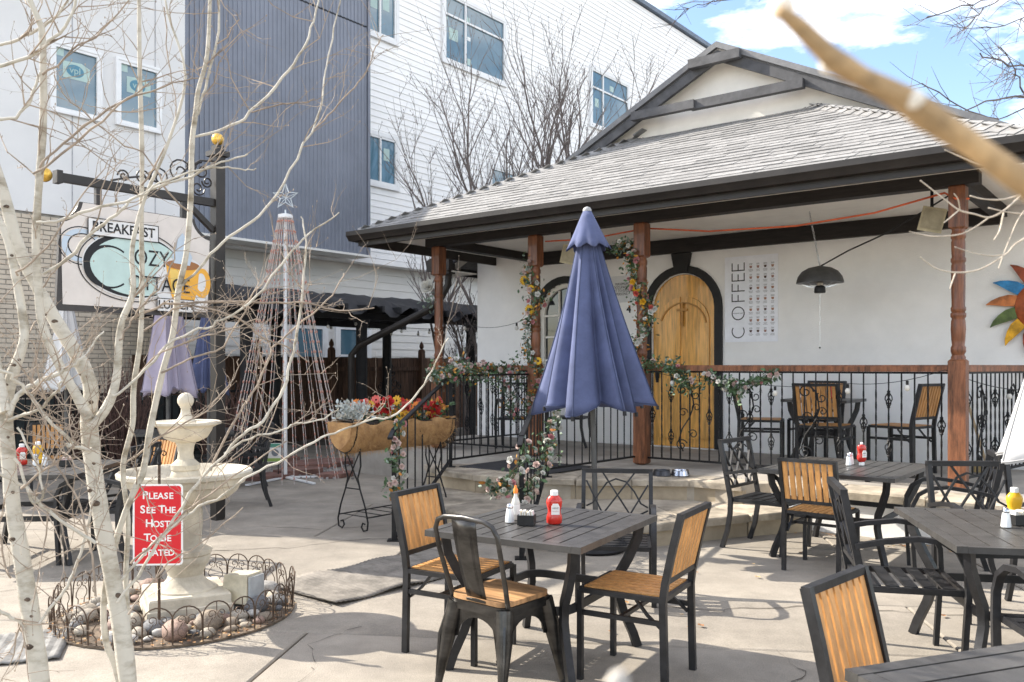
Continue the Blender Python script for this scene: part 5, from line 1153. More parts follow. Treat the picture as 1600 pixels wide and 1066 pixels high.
def garland(label, path, nleaf, rad, flowers, fs=.034, cols=('pink', 'blush', 'white', 'white', 'blush'), lmix=(.62, .28, .10), sunf=(), dens_twigs=6, name='flower_garland', shed=.0):
    path = [Vector(p) for p in path]; T = thing(name, label, 'garland', path[0], 0); o0 = path[0]; nleaf = int(nleaf * 1.9); fs *= .86; flowers = int(flowers * 1.7)
    pts = []
    for i in range(len(path) - 1):
        for j in range(6): pts.append(path[i].lerp(path[i+1], j / 6) + Vector((rr.gauss(0, rad * .18), rr.gauss(0, rad * .18), rr.gauss(0, rad * .18))) - o0)
    pts.append(path[-1] - o0)
    mb = MB(); mb.tube(pts, .006, 5)
    tips = []
    for k in range(dens_twigs):
        p = rr.choice(pts); d = rdir(.1); q = [p, p + d * rad * 1.0 + Vector((0, 0, -.01)), p + d * rad * 1.7 + Vector((0, 0, -.03 - rr.random() * .04))]; mb.tube(q, [.003, .0025, .0015], 4); tips += [q[1], q[2]]
    mb.build('vine', M('vine_stem', (.10, .075, .04), .8), T, 0)
    lm = [MB() for _ in range(3)]
    for k in range(nleaf):
        p = rr.choice(pts) if rr.random() < .78 or not tips else rr.choice(tips); d = rdir(-.1); c = p + rdir(0) * rad * (rr.random() ** .7)
        i = 0 if (q := rr.random()) < lmix[0] else (1 if q < lmix[0] + lmix[1] else 2); leaf_into(lm[i], c, d, rr.uniform(.035, .065))
    for i in range(3):
        if lm[i].v: o = lm[i].build('leaves', leafs[i], T, 0); o['kind'] = 'stuff'
    for k in range(flowers):
        p = pts[min(len(pts) - 1, int((k + rr.random()) / flowers * len(pts)))]; d = (TOCAM * rr.uniform(.4, 1.2) + rdir(0) * .9).normalized()
        o = place(ROSE[rr.choice(cols)], 'rose', T, p + Vector((d.x * rad * .9, d.y * rad * .9, d.z * rad * .9))); aim(o, d); o.scale = (fs * rr.uniform(.7, 1.15),) * 3
    for (wp, s) in sunf:
        o = place(SUNF, 'sunflower', T, Vector(wp) - o0); d = (TOCAM + rdir(0) * .35).normalized(); aim(o, d); o.scale = (s,) * 3; place(SUNC, 'seed_disc', o)
    return T
def onpost(a, z, ang, r=.11): return W(a + r * math.cos(R(ang)), r * math.sin(R(ang)), z)
garland('rose garland along the porch railing left of the steps', [W(-3.25, -.08, 1.42), W(-2.9, -.10, 1.50), W(-2.5, -.12, 1.46), W(-2.1, -.12, 1.50), W(-1.75, -.12, 1.45)], 520, .13, 24, .042, dens_twigs=14)
garland('trailing roses hanging down the railing left of the steps', [W(-2.0, -.16, 1.40), W(-1.9, -.16, 1.15), W(-1.78, -.14, .90)], 130, .10, 9, .036)
garland('sunflower and rose garland wound up the second porch post', [onpost(-1.567, z, an) for z, an in ((.95, 200), (1.2, 280), (1.45, 340), (1.7, 270), (1.95, 200), (2.2, 270), (2.45, 330), (2.65, 250), (2.85, 220))], 420, .10, 18, .042, sunf=[(onpost(-1.567, 2.28, 275, .15), .062), (onpost(-1.567, 2.66, 235, .15), .062), (onpost(-1.567, 2.55, 280, .14), .05), (onpost(-1.567, 1.62, 320, .14), .05)], lmix=(.50, .28, .22), dens_twigs=18)
garland('rose and autumn leaf garland wound up the post beside the door', [onpost(0, z, an) for z, an in ((1.60, 200), (1.8, 230), (2.0, 320), (2.25, 340), (2.45, 270), (2.65, 200), (2.8, 230), (2.95, 200))], 400, .10, 20, .042, sunf=[(onpost(0, 2.46, 270, .14), .05), (onpost(0, 1.78, 230, .14), .05)], cols=('pink', 'white', 'coral', 'blush', 'white', 'yellow', 'white'), lmix=(.55, .25, .20), dens_twigs=18)
garland('rose spray at the top left of the post beside the door', [onpost(0, 2.98, 190), W(-.22, -.1, 3.02), W(-.34, -.08, 2.94)], 80, .07, 4, .034)
garland('greenery on the railing end beside the door post', [W(.06, -.12, 1.55), W(.35, -.12, 1.58), W(.60, -.12, 1.46), W(.66, -.12, 1.32)], 230, .10, 7, .034, lmix=(.75, .25, 0))
garland('pink rose swag on the railing right of the door', [W(.86, -.10, 1.46), W(1.08, -.10, 1.36), W(1.28, -.10, 1.30)], 170, .08, 9, .034, lmix=(.85, .15, 0))
garland('small rose swag behind the railing scroll, left of the porch chairs', [W(1.36, -.08, 1.38), W(1.52, -.08, 1.42), W(1.70, -.08, 1.50)], 110, .06, 6, .032, lmix=(.85, .15, 0))
garland('white and pink roses hanging on the left stair newel', [Vector((-1.02, 7.70, 1.05)), Vector((-1.04, 7.66, .85)), Vector((-1.0, 7.62, .62)), Vector((-1.02, 7.62, .42))], 95, .075, 11, .034)
garland('greenery at the upper bend of the left stair handrail', [Vector((-.80, 9.3, 1.42)), Vector((-.72, 9.75, 1.50)), Vector((-.62, 10.0, 1.50)), Vector((-.4, 10.3, 1.48))], 260, .12, 12, .040, lmix=(.6, .25, .15))
garland('rose garland trailing down the right stair handrail behind the umbrella', [Vector((.42, 8.6, 1.30)), Vector((.40, 8.2, 1.05)), Vector((.34, 7.8, .88)), Vector((.26, 7.4, .70)), Vector((.16, 7.05, .58)), Vector((.10, 6.95, .42))], 140, .085, 15, .034, lmix=(.6, .35, .05))
garland('rose bunch hung on the right stair newel behind the ketchup', [Vector((.10, 6.93, .95)), Vector((.03, 6.90, .70)), Vector((-.05, 6.90, .58)), Vector((-.18, 6.92, .60))], 95, .085, 9, .034, lmix=(.6, .35, .05))
wr = W(-3.40, -.10, 2.62); T = thing('white_rose', 'single large white rose fixed to the left porch post', 'flower', wr); o = place(ROSE['white'], 'rose', T, (0, 0, .06)); aim(o, Vector((-.3, -1, .3))); o.scale = (.11,) * 3
lm = MB()
for k in range(26): leaf_into(lm, Vector((rr.gauss(.02, .05), rr.gauss(0, .03), rr.uniform(-.28, 0))), rdir(-.3), rr.uniform(.05, .09))
lm.build('leaves', leafs[1], T, 0)
MB().tube([(.02, 0, .06), (.03, 0, -.1), (.06, 0, -.26)], .005, 5).build('stem', MATS['vine_stem'], T)
# ---------------------------------------------------------------- trough of autumn flowers on a wire stand
TR = thing('flower_trough', 'coir-lined trough of red, orange and white flowers on a scrolled stand', 'planter', (-1.60, 8.02, 0), RZ)   # local +y runs away from the camera
coir = M('coir_liner', (.46, .27, .115), .95, var=.35, scale=9, bump=1.0, bscale=45, col2=(.26, .14, .06))
TL, zt0 = 1.42, 1.0
mb = MB(); vs = []; fs = []; NL, NA = 26, 12
for i in range(NL + 1):
    y = TL * i / NL; e = .045 * max(0, 1 - min(i, NL - i) / 1.5)
    for j in range(NA + 1):
        a = math.pi * j / NA; r = .196 - e + rr.uniform(-.014, .02); vs.append((math.cos(a) * -r * 1.0, y + rr.uniform(-.01, .01), zt0 + .02 - math.sin(a) * (.285 - e) + (.02 * math.sin(i) if j in (0, NA) else 0)))
for i in range(NL):
    for j in range(NA): fs.append((i*(NA+1)+j, (i+1)*(NA+1)+j, (i+1)*(NA+1)+j+1, i*(NA+1)+j+1))
o = mb.add(vs, fs).build('coir_liner', coir, TR, 180); o.modifiers.new('thick', 'SOLIDIFY').thickness = .025
for yy in (.012, TL - .012):                                     # packed coir at the two ends
    eb = MB(); eb.prism([(-math.cos(math.pi * j / 12) * (.17 + rr.uniform(-.01, .01)), zt0 + .03 - math.sin(math.pi * j / 12) * .25) for j in range(13)], yy - .012, yy + .012, lambda x, y, d: (x, d, y)); eb.build('coir_end', coir, TR, 0)
mb = MB()                                                       # shaggy fibres
for k in range(2600):
    y = rr.uniform(0, TL); a = math.pi * rr.random(); r = .205; p = Vector((-math.cos(a) * r, y, zt0 + .02 - math.sin(a) * .29)); d = Vector((-math.cos(a), rr.gauss(0, .7), -math.sin(a) * .7 - .5)).normalized(); q = p + d * rr.uniform(.02, .06); s = Vector((rr.gauss(0, 1), rr.gauss(0, 1), rr.gauss(0, 1))).normalized() * .0016
    mb.add([p - s, p + s, q], [(0, 1, 2)])
o = mb.build('coir_fibres', M('coir_light', (.52, .32, .15), .95, bump=0), TR, 0); o['kind'] = 'stuff'
MB().box(0, TL / 2, zt0 - .01, .24, TL - .1, .04).build('soil', M('potting_soil', (.04, .028, .02), .95), TR, 0)
for k in range(15):
    y = .06 + (TL - .12) * k / 14; MB().tube([(-math.cos(math.pi * j / 8) * .178, y, zt0 - math.sin(math.pi * j / 8) * .258) for j in range(9)], .0065, 5).build('cage_bar', iron, TR)
for x in (-.18, .18): MB().tube([(x, 0, zt0 + .01), (x, TL, zt0 + .01)], .009, 6).build('rim_bar', iron, TR)
for y in (.16, TL - .16):
    for sx in (-1, 1):
        P = lambda l: [(sx * x, y, z) for x, z in l]
        mb = MB(); mb.tube(P([(.10, .78), (.11, .62), (.07, .50), (.10, .40), (.17, .24), (.21, .10), (.20, .03), (.15, .015), (.12, .05), (.14, .09), (.17, .08)]), .008, 6); mb.build('scroll_leg', iron, TR, 60)
        MB().tube(P([(.10, .76), (.02, .62), (-.06, .48), (-.1, .42)]), .007, 5).build('curved_strut', iron, TR, 60)
    MB().tube([(-.10, y, .40), (.10, y, .40)], .007, 5).build('cross_bar', iron, TR)
for x in (-.19, .19): MB().tube([(x, .16, .14), (x, TL - .16, .14)], .007, 5).build('shelf_bar', iron, TR)
for k in range(7): MB().tube([(-.19, .2 + k * .17, .14), (.19, .2 + k * .17, .14)], .005, 4).build('shelf_wire', iron, TR)
fcols = ['orange', 'red', 'orange', 'red', 'yellow', 'red', 'coral', 'red', 'white', 'coral']
for k in range(40):
    y = .32 + (TL - .38) * (k / 39); c = fcols[k % 10] if rr.random() < .7 else rr.choice(fcols)
    o = place(MUM[c] if rr.random() < .6 or c not in ROSE else ROSE[c], 'bloom', TR, (rr.uniform(-.15, .15), y, zt0 + rr.uniform(.05, .22))); aim(o, Matrix.Rotation(-RZ, 3, 'Z') @ (TOCAM + rdir(.6) * .8)); o.scale = (rr.uniform(.045, .075),) * 3
lm = [MB(), MB(), MB()]
for k in range(420): leaf_into(lm[0 if k % 3 else 2], Vector((rr.uniform(-.17, .17), rr.uniform(.35, TL - .03), zt0 + rr.uniform(0, .18))), rdir(.4), rr.uniform(.04, .08))
for i, m_ in ((0, leafs[0]), (2, leafs[2])): o = lm[i].build('leaves', m_, TR, 0); o['kind'] = 'stuff'
mb = MB()
for k in range(330):
    p = Vector((rr.gauss(0, .055), .16 + rr.gauss(0, .06), zt0 + .02)); d = Vector((rr.gauss(0, .6), rr.gauss(0, .6), 1)).normalized(); c = p + d * rr.uniform(.04, .20); leaf_into(mb, c, (d + rdir(0) * .8), rr.uniform(.03, .06))
o = mb.build('dusty_miller_leaves', pet['silver'], TR, 0); o['kind'] = 'stuff'
# ================================================================= things on the porch wall
def onwall(b=WB): return P3, RZ
a0, z1 = PB(1133, 403, WB); a1, z0 = PB(1216, 531, WB); z1b = PB(1133, 403, WB)[1]; z0 = PB(1134, 535, WB)[1]
PW, PH = a1 - a0, z1 - z0
PO = thing('coffee_poster', 'white COFFEE poster with rows of small cups on the wall', 'poster', W(a0, WB - .012, z0), RZ)
MB().box(PW / 2, .004, PH / 2, PW, .008, PH).build('sheet', flat('poster_white', (.90, .91, .96), .55), PO, 0)
tw = lambda x, z: Matrix.Translation((x, -.0035, z)) @ Matrix.Rotation(R(-90), 4, 'Y') @ Matrix.Rotation(R(90), 4, 'X')
def ring2(cx, cz, r, t): return [(cx + r * math.cos(2 * math.pi * k / 28), cz + r * math.sin(2 * math.pi * k / 28)) for k in range(28)], [(cx + (r - t) * math.cos(2 * math.pi * k / 28), cz + (r - t) * math.sin(2 * math.pi * k / 28)) for k in range(28)]
lx = PW * .26; lw = PW * .25; fb = lambda x, y, d: (x, -.001 - d, y); th = .014
mb = MB(); zc = PH * .105; hl = PH * .075
mb.prism([(lx + lw / 2 * math.sin(R(t)), zc - lw / 2 * math.cos(R(t)) + lw * .12) for t in range(-125, 126, 10)][::-1] + [(lx + (lw / 2 - th) * math.sin(R(t)), zc - (lw / 2 - th) * math.cos(R(t)) + lw * .12) for t in range(-125, 126, 10)], 0, .001, fb)
o_, i_ = ring2(lx, PH * .335, lw / 2, th); mb.prism(o_, 0, .001, fb, (i_,))
for zb, kind in ((.47, 'F'), (.59, 'F'), (.71, 'E'), (.83, 'E')):
    zz = PH * zb; ll = PH * .095
    if True:
        mb.box(lx, -.0018, zz + th / 2, lw, .001, th)
        for xx in ([-1, 0, 1] if kind == 'E' else [-1, 0]): mb.box(lx + xx * (lw / 2 - th / 2), -.0021, zz + ll * (.5 if xx else .42), th, .001, ll * (1 if xx else .84))
mb.build('lettering', black, PO, 0)
text('THE ESSENTIAL GUIDE', .020, black, PO, Matrix.Translation((lx, -.0035, PH * .335)) @ Matrix.Rotation(R(90), 4, 'X'), .0004, sx=.75)
cupm = [flat('cup_print_dark', (.10, .06, .05)), flat('cup_print_brown', (.38, .20, .13)), flat('cup_print_red', (.36, .20, .17))]
cm = [MB(), MB(), MB()]; tm = MB()
for r_ in range(7):
    for c_ in range(4):
        cx = PW * (.50 + .135 * c_); cz = PH * (.12 + .124 * r_); s = PW * .027
        cm[rr.randrange(3)].prism([(cx - s, cz + s), (cx - s * .65, cz - s * .6), (cx + s * .65, cz - s * .6), (cx + s, cz + s)], 0, .001, fb)
        for q in range(3): tm.box(cx, -.0018, cz - s * 1.5 - q * .012, PW * rr.uniform(.05, .09), .001, .004)
        for q in range(2): tm.box(cx, -.0018, cz + s * 1.8 + q * .012, PW * rr.uniform(.04, .07), .001, .005)
for i in range(3): cm[i].build('printed_cups', cupm[i], PO, 0)['kind'] = 'stuff'
tm.build('printed_lines', flat('print_grey', (.25, .25, .26)), PO, 0)['kind'] = 'stuff'
# heat lamp on a chain
hp = W(1.724, 1.1, 2.52); HL = thing('heat_lamp', 'dark dome heat lamp hanging by a chain over the porch', 'lamp', hp)
dome = [(.265, .0), (.262, .02), (.245, .075), (.20, .135), (.13, .175), (.05, .192), (.02, .20)]
o = MB().lathe(dome, 32).build('dome', M('lamp_grey', (.075, .072, .068), .5, .3), HL, 60); o.modifiers.new('thick', 'SOLIDIFY').thickness = .006
MB().lathe([(.06, -.115), (.065, -.10), (.06, -.05), (.045, -.03)], 16).build('heater_cap', black_paint, HL); MB().lathe([(.035, -.03), (.035, .10)], 14).build('element', M('quartz', (.55, .5, .42), .3), HL)
for k in range(10): a = 2 * math.pi * k / 10; MB().tube([(.055 * math.cos(a), .055 * math.sin(a), -.05), (.14 * math.cos(a), .14 * math.sin(a), -.035), (.25 * math.cos(a), .25 * math.sin(a), .01)], .003, 4).build('guard_wire', chrome, HL)
cht = W(1.60, 1.1, 3.37) - hp; n_ = 30; c0_ = Vector((0, 0, .20))
lk = MB(); lk.tube([(.009 * math.cos(2 * math.pi * k / 8), 0, .018 * math.sin(2 * math.pi * k / 8)) for k in range(8)], .0028, 4, closed=True); lk = lk.mesh('chain_link', chrome, 60)
for k in range(n_): o = place(lk, 'chain_link', HL, c0_.lerp(cht, k / n_)); o.rotation_euler = (0, 0, R(90 * (k % 2)))
MB().tube([(0, 0, -.115), (0, 0, -.40), (.012, 0, -.42), (-.01, 0, -.48), (0, 0, -.50), (0, 0, -.74)], .0025, 4).build('pull_cord', chrome, HL); MB().ball((0, 0, -.75), .012, 8).build('pull_knob', black_paint, HL)
# cables
def cable(name, label, pts, r, mat): o = MB().tube([Vector(p) - Vector(pts[0]) for p in pts], r, 6).build(name, mat, None, 60, pts[0]); return tag(o, label, 'cable')
cable('power_cable', 'black cable running from the heat lamp to the right porch post', [W(1.74, 1.1, 2.72), W(2.1, .9, 2.84), W(2.6, .6, 2.96), W(3.0, .35, 3.1), W(3.3, .12, 3.2)], .009, black_paint)
cable('extension_cord', 'orange extension cord strung under the porch beam', [W(-1.5, .12, 3.18), W(-.8, .12, 3.15), W(0, .10, 3.20), W(.8, .12, 3.09), W(1.8, .12, 3.05), W(2.6, .12, 3.10), W(3.25, .11, 3.22), W(3.38, -.09, 3.12), W(3.48, .0, 3.12)], .010, M('orange_cord', (.70, .13, .04), .6, bump=0))
# speakers
for (a_, lb) in ((3.10, 'cream loudspeaker under the porch beam by the right post'), (-1.20, 'cream loudspeaker under the porch beam left of the umbrella')):
    T = thing('porch_speaker', lb, 'speaker', W(a_, .28, 2.98), RZ + R(12), 'cream porch speakers')
    b = MB(); b.add([(-.11, -.08, -.11), (.11, -.08, -.11), (.085, .08, -.09), (-.085, .08, -.09), (-.11, -.08, .13), (.11, -.08, .13), (.085, .08, .11), (-.085, .08, .11)], [(3, 2, 1, 0), (4, 5, 6, 7), (0, 1, 5, 4), (1, 2, 6, 5), (2, 3, 7, 6), (3, 0, 4, 7)]); b.xf(Matrix.Rotation(R(14), 4, 'Y')); b.build('cabinet', M('speaker_cream', (.50, .43, .28), .7), T, 0)
    b = MB(); b.box(0, -.085, .012, .18, .008, .19); b.xf(Matrix.Rotation(R(14), 4, 'Y')); b.build('grille', M('grille_cream', (.44, .38, .26), .9, bump=.8, bscale=500), T, 0)
    MB().box(0, .04, .21, .03, .05, .22).build('bracket', iron, T, 0)
# sun art
sc_ = W(*((PB(1634, 478, WB)[0],) + (WB - .03,)), PB(1634, 478, WB)[1]); SA_ = thing('sun_wall_art', 'colourful metal sun on the wall, cut off by the right edge', 'wall art', sc_, RZ)
MB().lathe([(.30, 0), (.29, .03), (.20, .07), (.08, .09), (.01, .09)], 32).xf(Matrix.Rotation(R(90), 4, 'X')).build('face', M('sun_face', (.42, .10, .03), .4, .3, var=.3, scale=8), SA_)
for sx in (-1, 1): MB().ball((sx * .10, -.09, .07), .035, 10, (1.3, .5, .8)).build('eye', flat('sun_green', (.12, .26, .06), .4), SA_)
MB().tube([(-.1, -.085, -.11), (0, -.10, -.15), (.1, -.085, -.11)], .016, 8).build('mouth', flat('sun_red', (.45, .03, .02), .4), SA_)
rc = [(.70, .36, .02), (.32, .07, .03), (.035, .20, .42), (.52, .17, .05), (.12, .17, .05)]
for k in range(14):
    an = R(90 + 360 / 14 * k); pts = []
    for t, wd, bend in ((.29, .062, 0), (.38, .066, .012), (.46, .05, .035), (.53, .027, .065), (.575, .004, .10)): pts.append((t, wd, bend))
    L_ = [(t, b + w_) for t, w_, b in pts] + [(t, b - w_) for t, w_, b in reversed(pts)]
    mb = MB(); mb.prism([(x * math.cos(an) - y * math.sin(an), x * math.sin(an) + y * math.cos(an)) for x, y in L_], .0, .018, lambda x, y, d: (x, -d - .01, y)); c = rc[k % 5]; mb.build('ray', M('ray_%d' % (k % 5), c, .4, .35, var=.3, scale=9), SA_, 30)
# notices by the door
na, nz_ = PB(972, 452, WB); NP = thing('occupancy_notice', 'small white occupancy notice beside the door', 'sign', W(na, WB - .006, nz_), RZ)
MB().box(-.05, .002, 0, .46, .004, .40).build('plate', flat('plate_white', (.68, .68, .68), .5), NP, 0)
for ln, y in (('MAXIMUM', .075), ('OCCUPANCY', .025), ('NOT TO EXCEED', -.025), ('PERSONS', -.075)): text(ln, .056, black, NP, Matrix.Translation((0, -.0025, y)) @ Matrix.Rotation(R(90), 4, 'X'), .0006, sx=.85)
na, nz_ = PB(983, 484, WB); HN = thing('house_number', 'black house number 4 on the wall beside the door', 'number', W(na, WB - .01, nz_), RZ); text('4', .16, black, HN, Matrix.Rotation(R(90), 4, 'X'), .006, name='numeral')
la, lz = PB(848, 470, WB); WL = thing('wall_lantern', 'dark wall lamp above the arched window left of the umbrella', 'lamp', W(la - .05, WB, lz + .0), RZ)
MB().box(0, -.012, .06, .07, .022, .11).build('backplate', cream, WL, 0); MB().tube([(0, -.02, .07), (0, -.10, .09), (0, -.14, .05)], .010, 6).build('arm', black_paint, WL); MB().lathe([(.075, -.05), (.06, .0), (.025, .04), (.012, .05)], 18, (0, -.14, 0)).build('shade', black_paint, WL)
# broom leaning on the porch wall
b0_ = W(2.95, 1.95, 1.72); BRM = thing('broom', 'wooden broom handle leaning behind the right end of the railing', 'broom', W(3.35, 1.6, .40)); MB().tube([b0_ - BRM.location, Vector((0, 0, .12))], .015, 8).build('handle', M('broom_wood', (.45, .33, .2), .6), BRM); MB().box(0, 0, .06, .28, .06, .12).build('bristles', M('bristle', (.3, .22, .1), .9), BRM, 0)
# ================================================================= trees
def curve_pts(ctrl, sub=4):
    c = [Vector(p[:3]) for p in ctrl]; r = [p[3] for p in ctrl]; P_, R_ = [], []
    for i in range(len(c) - 1):
        p0, p1, p2, p3 = c[max(i-1, 0)], c[i], c[i+1], c[min(i+2, len(c)-1)]
        for j in range(sub):
            t = j / sub; P_.append(.5 * ((2*p1) + (p2 - p0) * t + (2*p0 - 5*p1 + 4*p2 - p3) * t*t + (3*p1 - p0 - 3*p2 + p3) * t**3)); R_.append(r[i] + (r[i+1] - r[i]) * t)
    P_.append(c[-1]); R_.append(r[-1]); return P_, R_
ta = random.Random(21)
WK = 1.0
def px_branch(pl, d0, d1=None):
    out_ = []; n = len(pl)
    for i, (x, y, wpx) in enumerate(pl):
        d = d0 + ((d1 if d1 is not None else d0) - d0) * i / (n - 1); p = PD(x, y, d); out_.append((p.x, p.y, p.z, wpx * .5 * d / FPX * WK))
    return out_
def twig(mb, p, d, L, r, depth=0):
    pts = [p]; q = p.copy(); dd = d.copy(); n = 5
    for k in range(n):
        dd = (dd + Vector((ta.gauss(0, .22), ta.gauss(0, .22), ta.gauss(.05, .18)))).normalized(); q = q + dd * (L / n); pts.append(q.copy())
    mb.tube(pts, [r * (1 - .16 * k) for k in range(n + 1)], 4)
    mb.ball(pts[-1], r * .9, 4, (1, 1, 2))
    for k in range(1, n):
        if ta.random() < .5: b = pts[k]; e = b + (dd + rdir(0) * 1.0).normalized() * .014; mb.tube([b, e], [r * .7, r * .35], 3)
        if depth < 1 and ta.random() < .38: twig(mb, pts[k], (dd + rdir(.2) * .9).normalized(), L * ta.uniform(.3, .6), r * .6, depth + 1)
def aspen(label, loc, trunks, limbs, d, twigs_per=5):
    T = thing('aspen_tree', label, 'tree', loc, 0, 'white-barked trees in the left foreground'); o0 = Vector(loc)
    for nm, lst, mat, seg in (('trunk', trunks, bark, 12), ('limb', limbs, bark, 7)):
        for pl, d0, d1 in lst:
            globals()['WK'] = .76 if nm == 'trunk' else .60
            P_, R_ = curve_pts(px_branch(pl, d0, d1))
            R_ = [r * (1 + ta.uniform(-.05, .07)) for r in R_]
            if nm == 'limb': P_ = [p + Vector((ta.gauss(0, .003), ta.gauss(0, .004), ta.gauss(0, .003))) for p in P_]
            mb = MB(); mb.tube([p - o0 for p in P_], R_, seg); ob = mb.build(nm, mat if max(R_) > .005 else twig_m, T, 80)
            tm_ = MB(); n = len(P_)
            cnt = int(twigs_per * (1.0 if nm == 'limb' else .8) + ta.random())
            for k in range(cnt):
                i = ta.randrange(max(1, n // 4), n - 1); t = (P_[i+1] - P_[i]).normalized(); dv = (t * ta.uniform(.3, 1.0) + Vector((ta.gauss(0, .6), ta.gauss(0, .35), ta.gauss(.15, .5)))).normalized(); twig(tm_, P_[i] - o0, dv, ta.uniform(.10, .48), min(R_[i] * .55, .0032))
            if tm_.v: tm_.build('twigs', twig_m, ob, 0)['kind'] = 'stuff'
            if nm == 'trunk' and max(R_) > .025:
                for k in range(11):                           # branch scars
                    i = ta.randrange(1, n - 1); s = R_[i] * ta.uniform(.22, .52); side = Vector((ta.uniform(-.8, .8), -1, 0)).normalized(); c = P_[i] - o0 + side * R_[i] * .93
                    kb = MB(); kb.ball(c, s, 10, (1.2, .45, .75)); kb.build('branch_scar', M('bark_scar', (.13, .095, .07), .9, var=.3, scale=30), ob, 60)
    globals()['WK'] = 1.0
    return T
DA = 3.25
A_tr = [([(214, 1230, 36), (200, 1066, 35), (186, 960, 35), (162, 830, 34), (148, 745, 34), (139, 660, 33), (141, 600, 29), (113, 543, 28), (88, 503, 27), (62, 455, 25), (28, 383, 24), (6, 304, 22), (-20, 220, 18)], DA, DA + .2),
        ([(139, 655, 22), (118, 615, 19), (93, 571, 18), (66, 506, 17), (60, 450, 17), (56, 380, 16), (60, 300, 15), (66, 220, 15), (68, 150, 14), (66, 56, 13), (60, 31, 12), (37, -20, 9)], DA, DA - .1),
        ([(141, 668, 18), (158, 650, 19), (175, 619, 18), (183, 582, 16), (186, 534, 15), (191, 501, 13), (208, 456, 11), (206, 397, 9), (214, 350, 8), (230, 300, 7), (262, 225, 6), (290, 120, 5), (262, 20, 4), (255, -40, 3)], DA, DA + .1),
        ([(200, 1235, 14), (186, 1066, 14), (165, 1000, 13), (163, 930, 12), (180, 850, 12), (196, 800, 12), (213, 760, 13), (224, 735, 13), (236, 664, 13), (253, 585, 13), (270, 523, 12), (279, 453, 12), (291, 397, 11), (298, 313, 11), (300, 225, 11), (305, 183, 10), (310, 140, 9), (324, 84, 8), (329, -30, 7)], DA + .08, DA + .3),
        ([(212, 1235, 10), (203, 1009, 10), (197, 906, 10), (200, 813, 10), (192, 731, 11), (207, 664, 11), (209, 605, 11), (220, 523, 10), (222, 425, 10), (221, 358, 9), (222, 253, 9), (220, 169, 9), (218, 84, 8), (217, -30, 7)], DA + .18, DA + .1)]
